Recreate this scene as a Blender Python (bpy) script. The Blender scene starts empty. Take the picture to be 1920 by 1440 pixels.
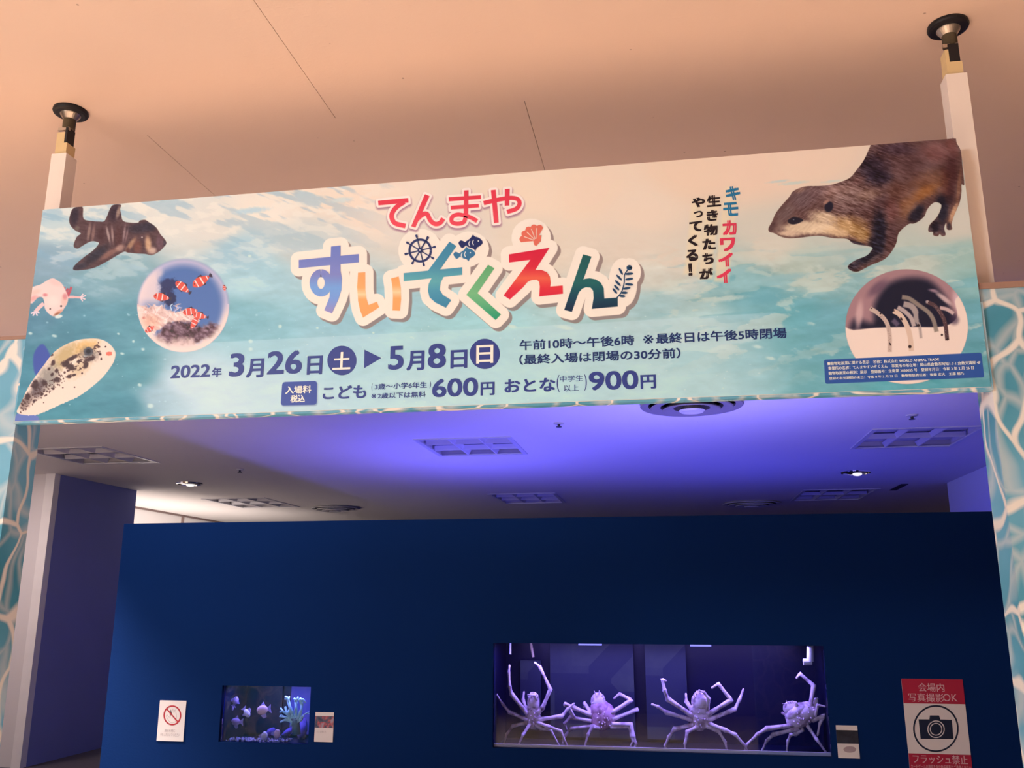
import bpy, math, random
import numpy as np
from mathutils import Matrix, Vector

random.seed(7)
sc = bpy.context.scene
COL = sc.collection

# ------------------------------------------------------------------ camera
F, YAW, PITCH, ROLL = 1695.2, 0.170484, 0.237106, 0.0014
S, EYE = 0.57, 1.63            # survey unit -> metres, eye height

def basis():
    cy, sy, cp, sp = math.cos(YAW), math.sin(YAW), math.cos(PITCH), math.sin(PITCH)
    f = np.array([-sy * cp, cy * cp, sp]); r = np.array([cy, sy, 0.0]); u = np.cross(r, f)
    cr, sr = math.cos(ROLL), math.sin(ROLL)
    return cr * r + sr * u, -sr * r + cr * u, f
RR, UU, FF = basis()
cam_d = bpy.data.cameras.new('camera')
cam_d.sensor_width = 36.0
cam_d.lens = F / 1920 * 36.0
cam_d.clip_end = 200
cam = bpy.data.objects.new('camera', cam_d)
COL.objects.link(cam)
M = Matrix(((RR[0], UU[0], -FF[0], 0), (RR[1], UU[1], -FF[1], 0), (RR[2], UU[2], -FF[2], EYE), (0, 0, 0, 1)))
cam.matrix_world = M
sc.camera = cam

# ------------------------------------------------------------------ world, exposure, lights
sc.view_settings.view_transform = 'Standard'
sc.view_settings.look = 'None'
sc.view_settings.gamma = 1.0
sc.view_settings.use_curve_mapping = False
sc.view_settings.exposure = 0.0
sc.cycles.use_denoising = True
sc.cycles.max_bounces = 8
sc.cycles.caustics_reflective = False
sc.cycles.caustics_refractive = False

w = bpy.data.worlds.new('world'); sc.world = w; w.use_nodes = True
bgn = w.node_tree.nodes['Background']
bgn.inputs['Color'].default_value = (1.0, 0.62, 0.42, 1)
bgn.inputs['Strength'].default_value = 0.05

def V(x, y, z):
    return (S * x, S * y, EYE + S * z)

def area_light(name, pos, sx, sy, power, color, aim='down', tilt=0.0):
    """aim: 'down', 'up' (tilt = degrees about the X axis) or a target point"""
    d = bpy.data.lights.new(name, 'AREA'); d.shape = 'RECTANGLE'
    d.size = sx * S; d.size_y = sy * S; d.energy = power; d.color = color
    o = bpy.data.objects.new(name, d); COL.objects.link(o)
    p = Vector(V(*pos)); o.location = p
    if aim == 'down': o.rotation_euler = (math.radians(tilt), 0, 0)
    elif aim == 'up': o.rotation_euler = (math.radians(180 + tilt), 0, 0)
    else: o.rotation_euler = (Vector(V(*aim)) - p).to_track_quat('-Z', 'Y').to_euler()
    return o
def down_spot(pos, power, color, size=95, blend=0.6):
    d = bpy.data.lights.new('unseen_lobby_downlight', 'SPOT'); d.energy = power; d.color = color
    d.spot_size = math.radians(size); d.spot_blend = blend; d.shadow_soft_size = 0.12
    o = bpy.data.objects.new('unseen_lobby_downlight', d); COL.objects.link(o); o.location = V(*pos)
    return o

H = 2.37                       # ceiling above the eye (survey units)
FL = -EYE / S                  # floor
WARM = (1.0, 0.87, 0.77)
# unseen lobby ceiling downlights, out of the frame (stronger towards the left)
for lx, ly, e in [(-6.5, 1.1, 420), (-4.4, 1.2, 520), (-2.3, 1.2, 560), (-0.3, 1.2, 540), (1.9, 1.1, 420), (4.2, 0.6, 260),
                  (-4.6, -1.2, 520), (-2.0, -1.2, 520), (0.8, -1.2, 450), (-7.0, 5.2, 1250), (-7.8, 8.2, 1700)]:  # last two added behind the left panel to brighten the ceiling
    down_spot((lx, ly, H - 0.03), e * 0.87, WARM)
area_light('banner_fill', (-6.5, -5.2, H - 0.3), 2.4, 1.2, 170, (1.0, 0.95, 0.90), aim=(0.2, 3.5, 1.4))  # unseen area light added behind the camera for the banner front
# blue lamps behind the partition: over and inside the tanks, plus added fills further back
area_light('blue_glow_lamp', (0.45, 10.6, -0.35), 2.0, 0.3, 46, (0.25, 0.22, 0.88), 'up', 0)
area_light('blue_glow_lamp', (-0.6, 12.6, -1.2), 2.4, 0.8, 26, (0.12, 0.10, 1.0), 'up', 0)  # unseen fill added to spread the blue over the ceiling
area_light('blue_glow_lamp', (1.5, 16.5, -1.4), 2.6, 1.4, 26, (0.06, 0.07, 1.0), 'up', 0)  # unseen weak fill added for the deep end of the ceiling
area_light('blue_glow_lamp', (-3.4, 14.5, -0.6), 0.35, 3.0, 52, (0.15, 0.13, 1.0), 'up', 0)
area_light('crab_tank_lamp', (-0.2, 9.42, -0.41), 2.9, 0.10, 16, (0.42, 0.30, 1.0), 'down', 8)
area_light('small_tank_lamp', (-4.15, 9.42, -0.86), 0.85, 0.10, 2.4, (0.35, 0.33, 1.0), 'down', 8)
# unseen fills added for pillar and partition, and the lit window wall far behind the partition
area_light('hall_fill', (-12.3, 12.9, H - 0.03), 0.8, 0.8, 24, (1.0, 0.82, 0.80))
area_light('hall_fill', (-5.3, 6.9, H - 0.05), 0.5, 0.4, 19, (0.74, 0.84, 1.0))
area_light('far_wall_lamp', (-11.8, 20.5, -0.6), 6.0, 1.2, 80, (1.0, 0.86, 0.78), aim=(-13.4, 21.0, 0.6))

# ------------------------------------------------------------------ helpers
def hit(p, ax, v):
    d = FF + (p[0] - 960) / F * RR - (p[1] - 720) / F * UU
    return d * (v / d[ax])

def srgb2lin(c):
    c = np.asarray(c, float)
    return np.where(c <= 0.04045, c / 12.92, ((c + 0.055) / 1.055) ** 2.4)
def lin2srgb(c):
    c = np.clip(c, 0, 1)
    return np.where(c <= 0.0031308, c * 12.92, 1.055 * c ** (1 / 2.4) - 0.055)
def C(r, g, b):
    return tuple(float(v) for v in srgb2lin(np.array([r, g, b]) / 255.0)) + (1.0,)

WPOS = {}
def link(name, verts, faces, m, parent=None, smooth=False, base=False, uv=None, raw=False):
    """mesh object from survey-unit vertices; origin at the centre (or the base)"""
    v = np.asarray(verts, float).reshape(-1, 3)
    if not raw:
        v = np.stack([S * v[:, 0], S * v[:, 1], EYE + S * v[:, 2]], 1)
    lo, hi = v.min(0), v.max(0)
    c = (lo + hi) / 2
    if base: c[2] = lo[2]
    me = bpy.data.meshes.new(name)
    me.from_pydata((v - c).tolist(), [], [list(map(int, f)) for f in faces])
    if m is not None:
        me.materials.append(m)
    if smooth:
        me.polygons.foreach_set('use_smooth', [True] * len(me.polygons))
    if uv is not None:
        ul = me.uv_layers.new(name='UVMap')
        idx = np.empty(len(me.loops), np.int32); me.loops.foreach_get('vertex_index', idx)
        ul.data.foreach_set('uv', np.asarray(uv, np.float32)[idx].ravel())
    me.update()
    o = bpy.data.objects.new(name, me); COL.objects.link(o)
    WPOS[o.name] = c
    if parent is not None:
        o.parent = parent
        o.location = c - WPOS[parent.name]
    else:
        o.location = c
    return o

def empty(name, pos, label, cat, group=None):
    o = bpy.data.objects.new(name, None); COL.objects.link(o)
    p = np.array(V(*pos)); o.location = p; WPOS[o.name] = p
    o.empty_display_size = 0.1
    tag(o, label, cat, group)
    return o
def tag(o, label, cat, group=None, kind=None):
    o['label'] = label
    if cat: o['category'] = cat
    if group: o['group'] = group
    if kind: o['kind'] = kind
    return o
def struct(o, label=None):
    o['kind'] = 'structure'
    if label: o['label'] = label
    return o

class MB:
    def __init__(self): self.v = []; self.f = []
    def add(self, v, f):
        n = len(self.v); self.v += [tuple(p) for p in v]; self.f += [[i + n for i in q] for q in f]; return self
    def box(self, x0, x1, y0, y1, z0, z1):
        v = [(x, y, z) for z in (z0, z1) for y in (y0, y1) for x in (x0, x1)]
        return self.add(v, [(0, 2, 3, 1), (4, 5, 7, 6), (0, 1, 5, 4), (2, 6, 7, 3), (0, 4, 6, 2), (1, 3, 7, 5)])
    def tube(self, pts, rad, seg=8, cap=True):
        pts = [Vector(p) for p in pts]; n = len(pts)
        if not hasattr(rad, '__len__'): rad = [rad] * n
        vs = []; prev = None
        for i, p in enumerate(pts):
            t = (pts[min(i + 1, n - 1)] - pts[max(i - 1, 0)]).normalized()
            if prev is None:
                a = Vector((0, 1, 0)) if abs(t.y) < .9 else Vector((1, 0, 0))
            else: a = prev
            a = (a - t * a.dot(t)).normalized(); b = t.cross(a); prev = a
            for k in range(seg):
                g = 2 * math.pi * k / seg
                vs.append(p + (a * math.cos(g) + b * math.sin(g)) * rad[i])
        fs = [(i * seg + k, i * seg + (k + 1) % seg, (i + 1) * seg + (k + 1) % seg, (i + 1) * seg + k) for i in range(n - 1) for k in range(seg)]
        if cap:
            fs.append(tuple(range(seg))[::-1]); fs.append(tuple((n - 1) * seg + k for k in range(seg)))
        return self.add(vs, fs)
    def lathe(self, prof, cx, cy, seg=32):
        """prof: (r, z) list, around the vertical axis"""
        n = len(prof)
        vs = [(cx + r * math.cos(2 * math.pi * k / seg), cy + r * math.sin(2 * math.pi * k / seg), z) for r, z in prof for k in range(seg)]
        fs = [(i * seg + k, i * seg + (k + 1) % seg, (i + 1) * seg + (k + 1) % seg, (i + 1) * seg + k) for i in range(n - 1) for k in range(seg)]
        fs += [tuple(range(seg))[::-1], tuple((n - 1) * seg + k for k in range(seg))]
        return self.add(vs, fs)
    def ball(self, c, r, seg=10, rings=6, mat=None, bump=0.0, rnd=None):
        vs = []; fs = []
        for i in range(rings + 1):
            th = math.pi * i / rings
            for k in range(seg):
                ph = 2 * math.pi * k / seg
                d = Vector((math.sin(th) * math.cos(ph), math.sin(th) * math.sin(ph), math.cos(th)))
                q = 1 + (bump * (rnd.random() - .5) if rnd and 0 < i < rings else 0)
                p = Vector((d.x * r[0], d.y * r[1], d.z * r[2])) * q
                if mat is not None: p = mat @ p
                vs.append(Vector(c) + p)
        for i in range(rings):
            for k in range(seg):
                fs.append((i * seg + k, (i + 1) * seg + k, (i + 1) * seg + (k + 1) % seg, i * seg + (k + 1) % seg))
        return self.add(vs, fs)
    def build(self, name, m, parent=None, smooth=False, base=False):
        return link(name, self.v, self.f, m, parent, smooth, base)

def slabs(a0, a1, b0, b1, holes):
    """rectangles covering [a0,a1]x[b0,b1] minus rectangular holes"""
    As = sorted({a0, a1, *[h[0] for h in holes], *[h[1] for h in holes]})
    out = []
    for p, q in zip(As[:-1], As[1:]):
        hs = sorted([h for h in holes if h[0] < q - 1e-9 and h[1] > p + 1e-9], key=lambda h: h[2])
        b = b0
        for h in hs:
            if h[2] > b: out.append((p, q, b, h[2]))
            b = h[3]
        if b < b1: out.append((p, q, b, b1))
    return out

# ------------------------------------------------------------------ materials
def new_mat(name):
    m = bpy.data.materials.new(name); m.use_nodes = True
    nt = m.node_tree; bs = nt.nodes['Principled BSDF']
    return m, nt, bs
def N(nt, t, **kw):
    n = nt.nodes.new(t)
    for k, v in kw.items(): setattr(n, k, v)
    return n
def mat(name, col, rough=0.6, var=0.06, scale=6.0, bump=0.0, bscale=60.0, metal=0.0, spec=0.3, detail=4.0):
    m, nt, bs = new_mat(name)
    tc = N(nt, 'ShaderNodeTexCoord'); no = N(nt, 'ShaderNodeTexNoise')
    no.inputs['Scale'].default_value = scale; no.inputs['Detail'].default_value = detail
    nt.links.new(tc.outputs['Object'], no.inputs['Vector'])
    mx = N(nt, 'ShaderNodeMix', data_type='RGBA')
    mx.inputs[6].default_value = tuple(c * (1 - var) for c in col[:3]) + (1,)
    mx.inputs[7].default_value = tuple(min(1, c * (1 + var)) for c in col[:3]) + (1,)
    nt.links.new(no.outputs['Fac'], mx.inputs[0])
    nt.links.new(mx.outputs[2], bs.inputs['Base Color'])
    bs.inputs['Roughness'].default_value = rough; bs.inputs['Metallic'].default_value = metal
    bs.inputs['Specular IOR Level'].default_value = spec
    if bump:
        n2 = N(nt, 'ShaderNodeTexNoise'); n2.inputs['Scale'].default_value = bscale; n2.inputs['Detail'].default_value = 6
        nt.links.new(tc.outputs['Object'], n2.inputs['Vector'])
        bp = N(nt, 'ShaderNodeBump'); bp.inputs['Strength'].default_value = bump; bp.inputs['Distance'].default_value = 0.01
        nt.links.new(n2.outputs['Fac'], bp.inputs['Height']); nt.links.new(bp.outputs['Normal'], bs.inputs['Normal'])
    return m
def emis(name, col, strength):
    m, nt, bs = new_mat(name)
    bs.inputs['Base Color'].default_value = col
    bs.inputs['Emission Color'].default_value = col; bs.inputs['Emission Strength'].default_value = strength
    return m
def glass_mat(name, tint=(0.8, 0.85, 1.0, 1)):
    m, nt, bs = new_mat(name)
    out = nt.nodes['Material Output']
    tr = N(nt, 'ShaderNodeBsdfTransparent'); tr.inputs['Color'].default_value = tint
    gl = N(nt, 'ShaderNodeBsdfGlossy'); gl.inputs['Roughness'].default_value = 0.02
    fr = N(nt, 'ShaderNodeFresnel'); fr.inputs['IOR'].default_value = 1.28
    mx = N(nt, 'ShaderNodeMixShader')
    nt.links.new(fr.outputs[0], mx.inputs[0]); nt.links.new(tr.outputs[0], mx.inputs[1]); nt.links.new(gl.outputs[0], mx.inputs[2])
    nt.links.new(mx.outputs[0], out.inputs['Surface'])
    return m

def ceiling_mat(name, c1, c2):
    m, nt, bs = new_mat(name)
    ge = N(nt, 'ShaderNodeNewGeometry')
    n1 = N(nt, 'ShaderNodeTexNoise'); n1.inputs['Scale'].default_value = 1.3; n1.inputs['Detail'].default_value = 3
    nt.links.new(ge.outputs['Position'], n1.inputs['Vector'])
    mx = N(nt, 'ShaderNodeMix', data_type='RGBA'); mx.inputs[6].default_value = c1; mx.inputs[7].default_value = c2
    nt.links.new(n1.outputs['Fac'], mx.inputs[0])
    # sparse dark pin marks
    vo = N(nt, 'ShaderNodeTexVoronoi'); vo.inputs['Scale'].default_value = 7.5
    nt.links.new(ge.outputs['Position'], vo.inputs['Vector'])
    cr = N(nt, 'ShaderNodeValToRGB'); cr.color_ramp.elements[0].position = 0.018; cr.color_ramp.elements[1].position = 0.03
    cr.color_ramp.elements[0].color = (0.45, 0.42, 0.4, 1); cr.color_ramp.elements[1].color = (1, 1, 1, 1)
    nt.links.new(vo.outputs['Distance'], cr.inputs['Fac'])
    mu = N(nt, 'ShaderNodeMix', data_type='RGBA', blend_type='MULTIPLY'); mu.inputs[0].default_value = 0.8
    nt.links.new(mx.outputs[2], mu.inputs[6]); nt.links.new(cr.outputs['Color'], mu.inputs[7])
    nt.links.new(mu.outputs[2], bs.inputs['Base Color'])
    # emulsion paint relief: fine grain and short raised streaks
    mp = N(nt, 'ShaderNodeMapping'); mp.inputs['Scale'].default_value = (22, 75, 22); mp.inputs['Rotation'].default_value = (0, 0, 0.35)
    nt.links.new(ge.outputs['Position'], mp.inputs['Vector'])
    v2 = N(nt, 'ShaderNodeTexVoronoi'); v2.inputs['Scale'].default_value = 1.0; v2.inputs['Randomness'].default_value = 1
    nt.links.new(mp.outputs[0], v2.inputs['Vector'])
    c2r = N(nt, 'ShaderNodeValToRGB'); c2r.color_ramp.elements[0].position = 0.10; c2r.color_ramp.elements[1].position = 0.22
    c2r.color_ramp.elements[0].color = (1, 1, 1, 1); c2r.color_ramp.elements[1].color = (0, 0, 0, 1)
    nt.links.new(v2.outputs['Distance'], c2r.inputs['Fac'])
    n3 = N(nt, 'ShaderNodeTexNoise'); n3.inputs['Scale'].default_value = 160; n3.inputs['Detail'].default_value = 3
    nt.links.new(ge.outputs['Position'], n3.inputs['Vector'])
    ad = N(nt, 'ShaderNodeMath', operation='ADD')
    nt.links.new(c2r.outputs['Color'], ad.inputs[0]); nt.links.new(n3.outputs['Fac'], ad.inputs[1])
    bp = N(nt, 'ShaderNodeBump'); bp.inputs['Strength'].default_value = 0.05; bp.inputs['Distance'].default_value = 0.004
    nt.links.new(ad.outputs[0], bp.inputs['Height']); nt.links.new(bp.outputs['Normal'], bs.inputs['Normal'])
    bs.inputs['Roughness'].default_value = 0.75; bs.inputs['Specular IOR Level'].default_value = 0.15
    return m

def water_mat(name, seed=0.0, wd=1.45):
    """printed sunlit-water wrap: pale caustic lines over teal cells"""
    m, nt, bs = new_mat(name)
    ge = N(nt, 'ShaderNodeNewGeometry')
    ad0 = N(nt, 'ShaderNodeVectorMath', operation='ADD'); ad0.inputs[1].default_value = (seed, seed * .7, seed * 1.3)
    nt.links.new(ge.outputs['Position'], ad0.inputs[0])
    dn = N(nt, 'ShaderNodeTexNoise'); dn.inputs['Scale'].default_value = 4.5; dn.inputs['Detail'].default_value = 1.5
    nt.links.new(ad0.outputs[0], dn.inputs['Vector'])
    sb = N(nt, 'ShaderNodeVectorMath', operation='SUBTRACT'); sb.inputs[1].default_value = (0.5, 0.5, 0.5)
    nt.links.new(dn.outputs['Color'], sb.inputs[0])
    sc_ = N(nt, 'ShaderNodeVectorMath', operation='SCALE'); sc_.inputs['Scale'].default_value = 0.20
    nt.links.new(sb.outputs[0], sc_.inputs[0])
    ad = N(nt, 'ShaderNodeVectorMath', operation='ADD')
    nt.links.new(ad0.outputs[0], ad.inputs[0]); nt.links.new(sc_.outputs[0], ad.inputs[1])
    mp = N(nt, 'ShaderNodeMapping'); mp.inputs['Scale'].default_value = (7.5, 7.5, 5.6)
    nt.links.new(ad.outputs[0], mp.inputs['Vector'])
    vo = N(nt, 'ShaderNodeTexVoronoi', feature='DISTANCE_TO_EDGE'); vo.inputs['Scale'].default_value = 1.0
    nt.links.new(mp.outputs[0], vo.inputs['Vector'])
    # line width varies
    wn = N(nt, 'ShaderNodeTexNoise'); wn.inputs['Scale'].default_value = 5.0
    nt.links.new(ad0.outputs[0], wn.inputs['Vector'])
    mr = N(nt, 'ShaderNodeMapRange'); mr.inputs['From Min'].default_value = 0.3; mr.inputs['From Max'].default_value = 0.72
    mr.inputs['To Min'].default_value = 0.35; mr.inputs['To Max'].default_value = wd
    nt.links.new(wn.outputs['Fac'], mr.inputs['Value'])
    dv = N(nt, 'ShaderNodeMath', operation='DIVIDE')
    nt.links.new(vo.outputs['Distance'], dv.inputs[0]); nt.links.new(mr.outputs[0], dv.inputs[1])
    cr = N(nt, 'ShaderNodeValToRGB')
    e = cr.color_ramp.elements; e[0].position = 0.030; e[0].color = (1, 1, 1, 1); e[1].position = 0.085; e[1].color = (0, 0, 0, 1)
    nt.links.new(dv.outputs[0], cr.inputs['Fac'])
    # second, fainter net
    mp2 = N(nt, 'ShaderNodeMapping'); mp2.inputs['Scale'].default_value = (11, 11, 7); mp2.inputs['Location'].default_value = (3.3, 1.7, 4.4)
    nt.links.new(ad.outputs[0], mp2.inputs['Vector'])
    vo2 = N(nt, 'ShaderNodeTexVoronoi', feature='DISTANCE_TO_EDGE'); vo2.inputs['Scale'].default_value = 1.0
    nt.links.new(mp2.outputs[0], vo2.inputs['Vector'])
    cr2 = N(nt, 'ShaderNodeValToRGB')
    e = cr2.color_ramp.elements; e[0].position = 0.01; e[0].color = (.42, .42, .42, 1); e[1].position = 0.13; e[1].color = (0, 0, 0, 1)
    nt.links.new(vo2.outputs['Distance'], cr2.inputs['Fac'])
    mxx = N(nt, 'ShaderNodeMath', operation='MAXIMUM')
    nt.links.new(cr.outputs['Color'], mxx.inputs[0]); nt.links.new(cr2.outputs['Color'], mxx.inputs[1])
    bn = N(nt, 'ShaderNodeTexNoise'); bn.inputs['Scale'].default_value = 3.2; bn.inputs['Detail'].default_value = 2
    nt.links.new(ad0.outputs[0], bn.inputs['Vector'])
    bc = N(nt, 'ShaderNodeValToRGB')
    e = bc.color_ramp.elements; e[0].position = 0.36; e[0].color = WATER_A; e[1].position = 0.62; e[1].color = WATER_B
    nt.links.new(bn.outputs['Fac'], bc.inputs['Fac'])
    mx = N(nt, 'ShaderNodeMix', data_type='RGBA'); mx.inputs[7].default_value = WATER_C
    nt.links.new(mxx.outputs[0], mx.inputs[0]); nt.links.new(bc.outputs['Color'], mx.inputs[6])
    nt.links.new(mx.outputs[2], bs.inputs['Base Color'])
    bs.inputs['Roughness'].default_value = 0.45; bs.inputs['Specular IOR Level'].default_value = 0.3
    return m
WATER_A = (0.055, 0.28, 0.44, 1); WATER_B = (0.14, 0.42, 0.66, 1); WATER_C = (0.70, 0.74, 0.76, 1)

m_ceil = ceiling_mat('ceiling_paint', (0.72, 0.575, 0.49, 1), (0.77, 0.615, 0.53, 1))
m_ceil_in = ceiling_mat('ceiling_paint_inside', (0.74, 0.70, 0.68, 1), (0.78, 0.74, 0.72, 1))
m_floor = mat('floor_vinyl', (0.62, 0.46, 0.35, 1), 0.5, 0.1, 3)
m_white = mat('white_paint', (0.80, 0.78, 0.76, 1), 0.5, 0.02, 3, 0.05, 40)
m_post = mat('post_white', (0.80, 0.76, 0.74, 1), 0.5, 0.02, 5)
m_black = mat('black_rubber', (0.012, 0.012, 0.016, 1), 0.5, 0.2, 20)
m_steel = mat('zinc_steel', (0.55, 0.50, 0.44, 1), 0.3, 0.15, 60, metal=0.9)
m_thread = mat('threaded_steel', (0.20, 0.17, 0.12, 1), 0.4, 0.2, 60, metal=0.6)
m_sleeve = mat('beige_foam_sleeve', (0.66, 0.53, 0.30, 1), 0.7, 0.06, 20)
m_navy = mat('navy_partition_cloth', (0.001, 0.021, 0.118, 1), 0.85, 0.10, 1.2, 0.08, 90, spec=0.1)
m_cap = mat('panel_top_trim', (0.30, 0.20, 0.17, 1), 0.6, 0.08, 10)
m_water = water_mat('water_wrap_print', 2.6)
m_water2 = water_mat('water_wrap_print_side', 4.1)
m_pillar = mat('pillar_paint', (0.74, 0.70, 0.70, 1), 0.6, 0.02, 2)
m_pillar_side = mat('pillar_side_blue_lit', (0.24, 0.27, 0.58, 1), 0.8, 0.05, 2)  # blue light on the pillar side put into its colour
m_wall = mat('wall_paint', (0.78, 0.75, 0.74, 1), 0.7, 0.02, 2)
m_dark = mat('dark_interior', (0.008, 0.010, 0.05, 1), 0.7, 0.2, 2)
m_metal_w = mat('vent_enamel', (0.60, 0.58, 0.58, 1), 0.4, 0.03, 10)
m_louvre = mat('louvre_enamel', (0.66, 0.64, 0.66, 1), 0.35, 0.03, 10)
m_chrome = mat('chrome_reflector', (0.9, 0.9, 0.9, 1), 0.08, 0.02, 10, metal=1.0)
m_glass = glass_mat('aquarium_glass')
m_red = mat('sign_red', (0.45, 0.02, 0.06, 1), 0.5, 0.02, 5)
m_signw = mat('sign_white', (0.80, 0.76, 0.76, 1), 0.5, 0.02, 5)
m_signtxt = mat('sign_pink_lettering', (0.72, 0.50, 0.55, 1), 0.5, 0.02, 5)
m_ink = mat('sign_ink', (0.012, 0.02, 0.05, 1), 0.5, 0.02, 5)
m_grey = mat('sign_grey_ink', (0.45, 0.40, 0.42, 1), 0.5, 0.02, 5)

# ------------------------------------------------------------------ setting: floor, ceiling, walls
struct(MB().box(-15, 9, 7.2, 31, FL - 0.1, FL).build('floor', mat('hall_floor_dark', (0.10, 0.09, 0.11, 1), 0.9, 0.2, 30)), 'darkened floor of the hall behind the entrance')  # unseen floor made dark to cut bounced light
mb = MB().box(-15, 9, -7, 7.2, FL - 0.1, FL)
struct(mb.build('floor', m_floor), 'pale floor of the hall, below the picture')

vents = [(-9.45, 13.55, 1.42, 1.62), (-2.98, 13.70, 1.42, 1.56), (3.63, 13.98, 1.46, 1.64),
         (-10.05, 20.87, 1.52, 2.06), (-3.22, 20.98, 1.46, 2.0), (3.68, 21.35, 1.52, 2.1)]
holes = [(x - a / 2, x + a / 2, y - b / 2, y + b / 2) for x, y, a, b in vents]
mb = MB()
for a, b, c, d in slabs(-15, 9, 8.86, 31, holes): mb.box(a, b, c, d, H, H + 0.25)
mb.box(-15, 9, 8.86, 31, H + 0.25, H + 0.3)
mb.box(-15, 9, -7, 8.86, H + 0.02, H + 0.3)
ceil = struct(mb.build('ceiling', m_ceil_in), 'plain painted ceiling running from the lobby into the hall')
rows = [(-1.06, []), (-0.068, []), (0.924, []), (1.916, []), (2.908, [-1.575]), (3.90, [-2.607, -0.612]),
        (4.892, []), (5.884, []), (6.876, []), (7.868, [])]
for y, seams in rows:
    xs = [-15] + seams + [9]
    for i in range(len(xs) - 1):
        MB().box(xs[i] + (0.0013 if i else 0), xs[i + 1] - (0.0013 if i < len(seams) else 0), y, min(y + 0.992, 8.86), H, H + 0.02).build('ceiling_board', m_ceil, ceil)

# hall walls
def wallbox(name, m, a, label):
    return struct(MB().box(*a).build(name, m), label)
wallbox('wall_left', m_wall, (-13.6, -13.4, 9.2, 31, FL, H), 'brightly lit pale wall far behind the partition on the left')
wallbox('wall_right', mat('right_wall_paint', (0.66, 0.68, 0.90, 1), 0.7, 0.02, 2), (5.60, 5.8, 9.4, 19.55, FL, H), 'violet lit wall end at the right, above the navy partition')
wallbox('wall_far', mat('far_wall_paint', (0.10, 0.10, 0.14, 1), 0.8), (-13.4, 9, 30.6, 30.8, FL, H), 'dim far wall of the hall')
# trim along the lit wall: a dark rail and one joint
struct(MB().box(-13.4, -13.37, 14, 30.6, H - 0.05, H).build('trim_1', mat('dark_rail', (0.22, 0.16, 0.15, 1))), 'thin dark rail at the head of the lit left wall')
xj = hit((343, 972), 0, -13.38)
struct(MB().box(-13.4, -13.365, xj[1] - 0.05, xj[1] + 0.05, FL, H - 0.05).build('trim_2', mat('joint_rail', (0.30, 0.22, 0.20, 1))), 'thin upright joint in the lit left wall')
# pillar on the left with pale front, corner guard and side coloured as blue lit
pil = struct(MB().box(-14.6, -11.47, 15.42, 18.1, FL, H).build('pillar', m_pillar, base=True), 'square white pillar inside the entrance on the left')
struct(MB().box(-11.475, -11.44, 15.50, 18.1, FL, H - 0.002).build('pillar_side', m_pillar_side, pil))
struct(MB().box(-11.62, -11.435, 15.36, 15.52, FL, H - 0.002).build('corner_guard', mat('corner_guard_paint', (0.9, 0.86, 0.84, 1), 0.3), pil))

# navy partition with two openings for the aquariums
T1 = (-1.770, 1.392, -1.372, -0.392)
T2 = (-4.627, -3.660, -1.390, -0.840)
PY0, PY1 = 9.2, 9.28
mb = MB()
for a, b, c, d in slabs(-5.93, 3.6, FL, 0.84, [T1, T2]): mb.box(a, b, PY0, PY1, c, d)
struct(MB().box(-5.25, -5.20, 9.85, 24, FL, 0.84).build('shade_divider', m_navy, base=True), 'unseen navy divider added to cut the blue light, running back from the partition behind the aquariums')  # unseen divider added so its edge shadows the blue glow
wb = struct(mb.build('wall_back', m_navy, base=True), 'navy blue cloth partition with two aquarium openings')

# ------------------------------------------------------------------ entrance frame
BY = 3.4753
X_L, X_R, Z_T, Z_B = -2.81630, 1.18370, 1.77509, 0.77169
frame_top = 1.156
p = MB().box(-8.6, -2.83, 3.50, 3.66, FL, frame_top).build('display_panel', m_water, base=True)
tag(p, 'teal water-pattern wall panel left of the entrance, below the left post', 'wall panel', 'water patterned panels beside the entrance')
MB().box(-8.6, -2.832, 3.495, 3.665, frame_top, frame_top + 0.016).build('top_trim', m_cap, p)
p = MB().box(1.195, 5.2, 3.50, 3.66, FL, frame_top).build('display_panel', m_water2, base=True)
tag(p, 'teal water-pattern wall panel right of the entrance, below the right post', 'wall panel', 'water patterned panels beside the entrance')
MB().box(1.192, 5.2, 3.49, 3.665, frame_top, frame_top + 0.022).build('top_trim', m_cap, p)
p = MB().box(-2.829, 1.194, 3.482, 3.525, 0.762, 1.10).build('header_beam', water_mat('water_wrap_beam', 9.3, 0.6))
tag(p, 'slim water-pattern beam spanning the entrance behind the big banner', 'beam')

# tension posts up to the ceiling
def post(x0, x1, lab, split):
    cx, cy = (x0 + x1) / 2, 3.615
    e = empty('tension_post', (cx, cy, frame_top + 0.02), lab, 'post', 'white posts braced against the ceiling')
    MB().box(x0, x1, 3.575, 3.655, frame_top + 0.022, 2.118).build('post_body', m_post, e)
    MB().box(x0 + .010, x1 - .010, 3.583, 3.647, 2.118, 2.178).build('lower_sleeve', m_sleeve, e)
    MB().box(x0 + .010, x0 + split, 3.583, 3.645, 2.178, 2.236).build('upper_sleeve', m_sleeve, e)
    MB().box(x0 + split + .0005, x1 - .016, 3.584, 3.64, 2.178, 2.262).build('inner_tube', m_black, e)
    th = MB()
    n = 9; z0, z1 = 2.262, 2.322
    prof = []
    for i in range(n):
        za = z0 + (z1 - z0) * i / n; dz = (z1 - z0) / n
        prof += [(0.024, za), (0.030, za + dz * .5)]
    prof.append((0.024, z1))
    th.lathe(prof, cx + 0.004, cy, 24); th.build('threaded_rod', m_thread, e)
    MB().box(cx - 0.034, cx + 0.026, 3.588, 3.60, 2.250, 2.266).build('clip', m_steel, e)
    MB().lathe([(0.030, 2.318), (0.046, 2.342), (0.050, 2.350)], cx + 0.004, cy, 28).build('washer', m_steel, e, smooth=False)
    MB().lathe([(0.066, 2.346), (0.078, 2.350), (0.082, 2.358), (0.080, H - 0.0005)], cx + 0.004, cy, 40).build('foot_pad', m_black, e)
    return e
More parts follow.
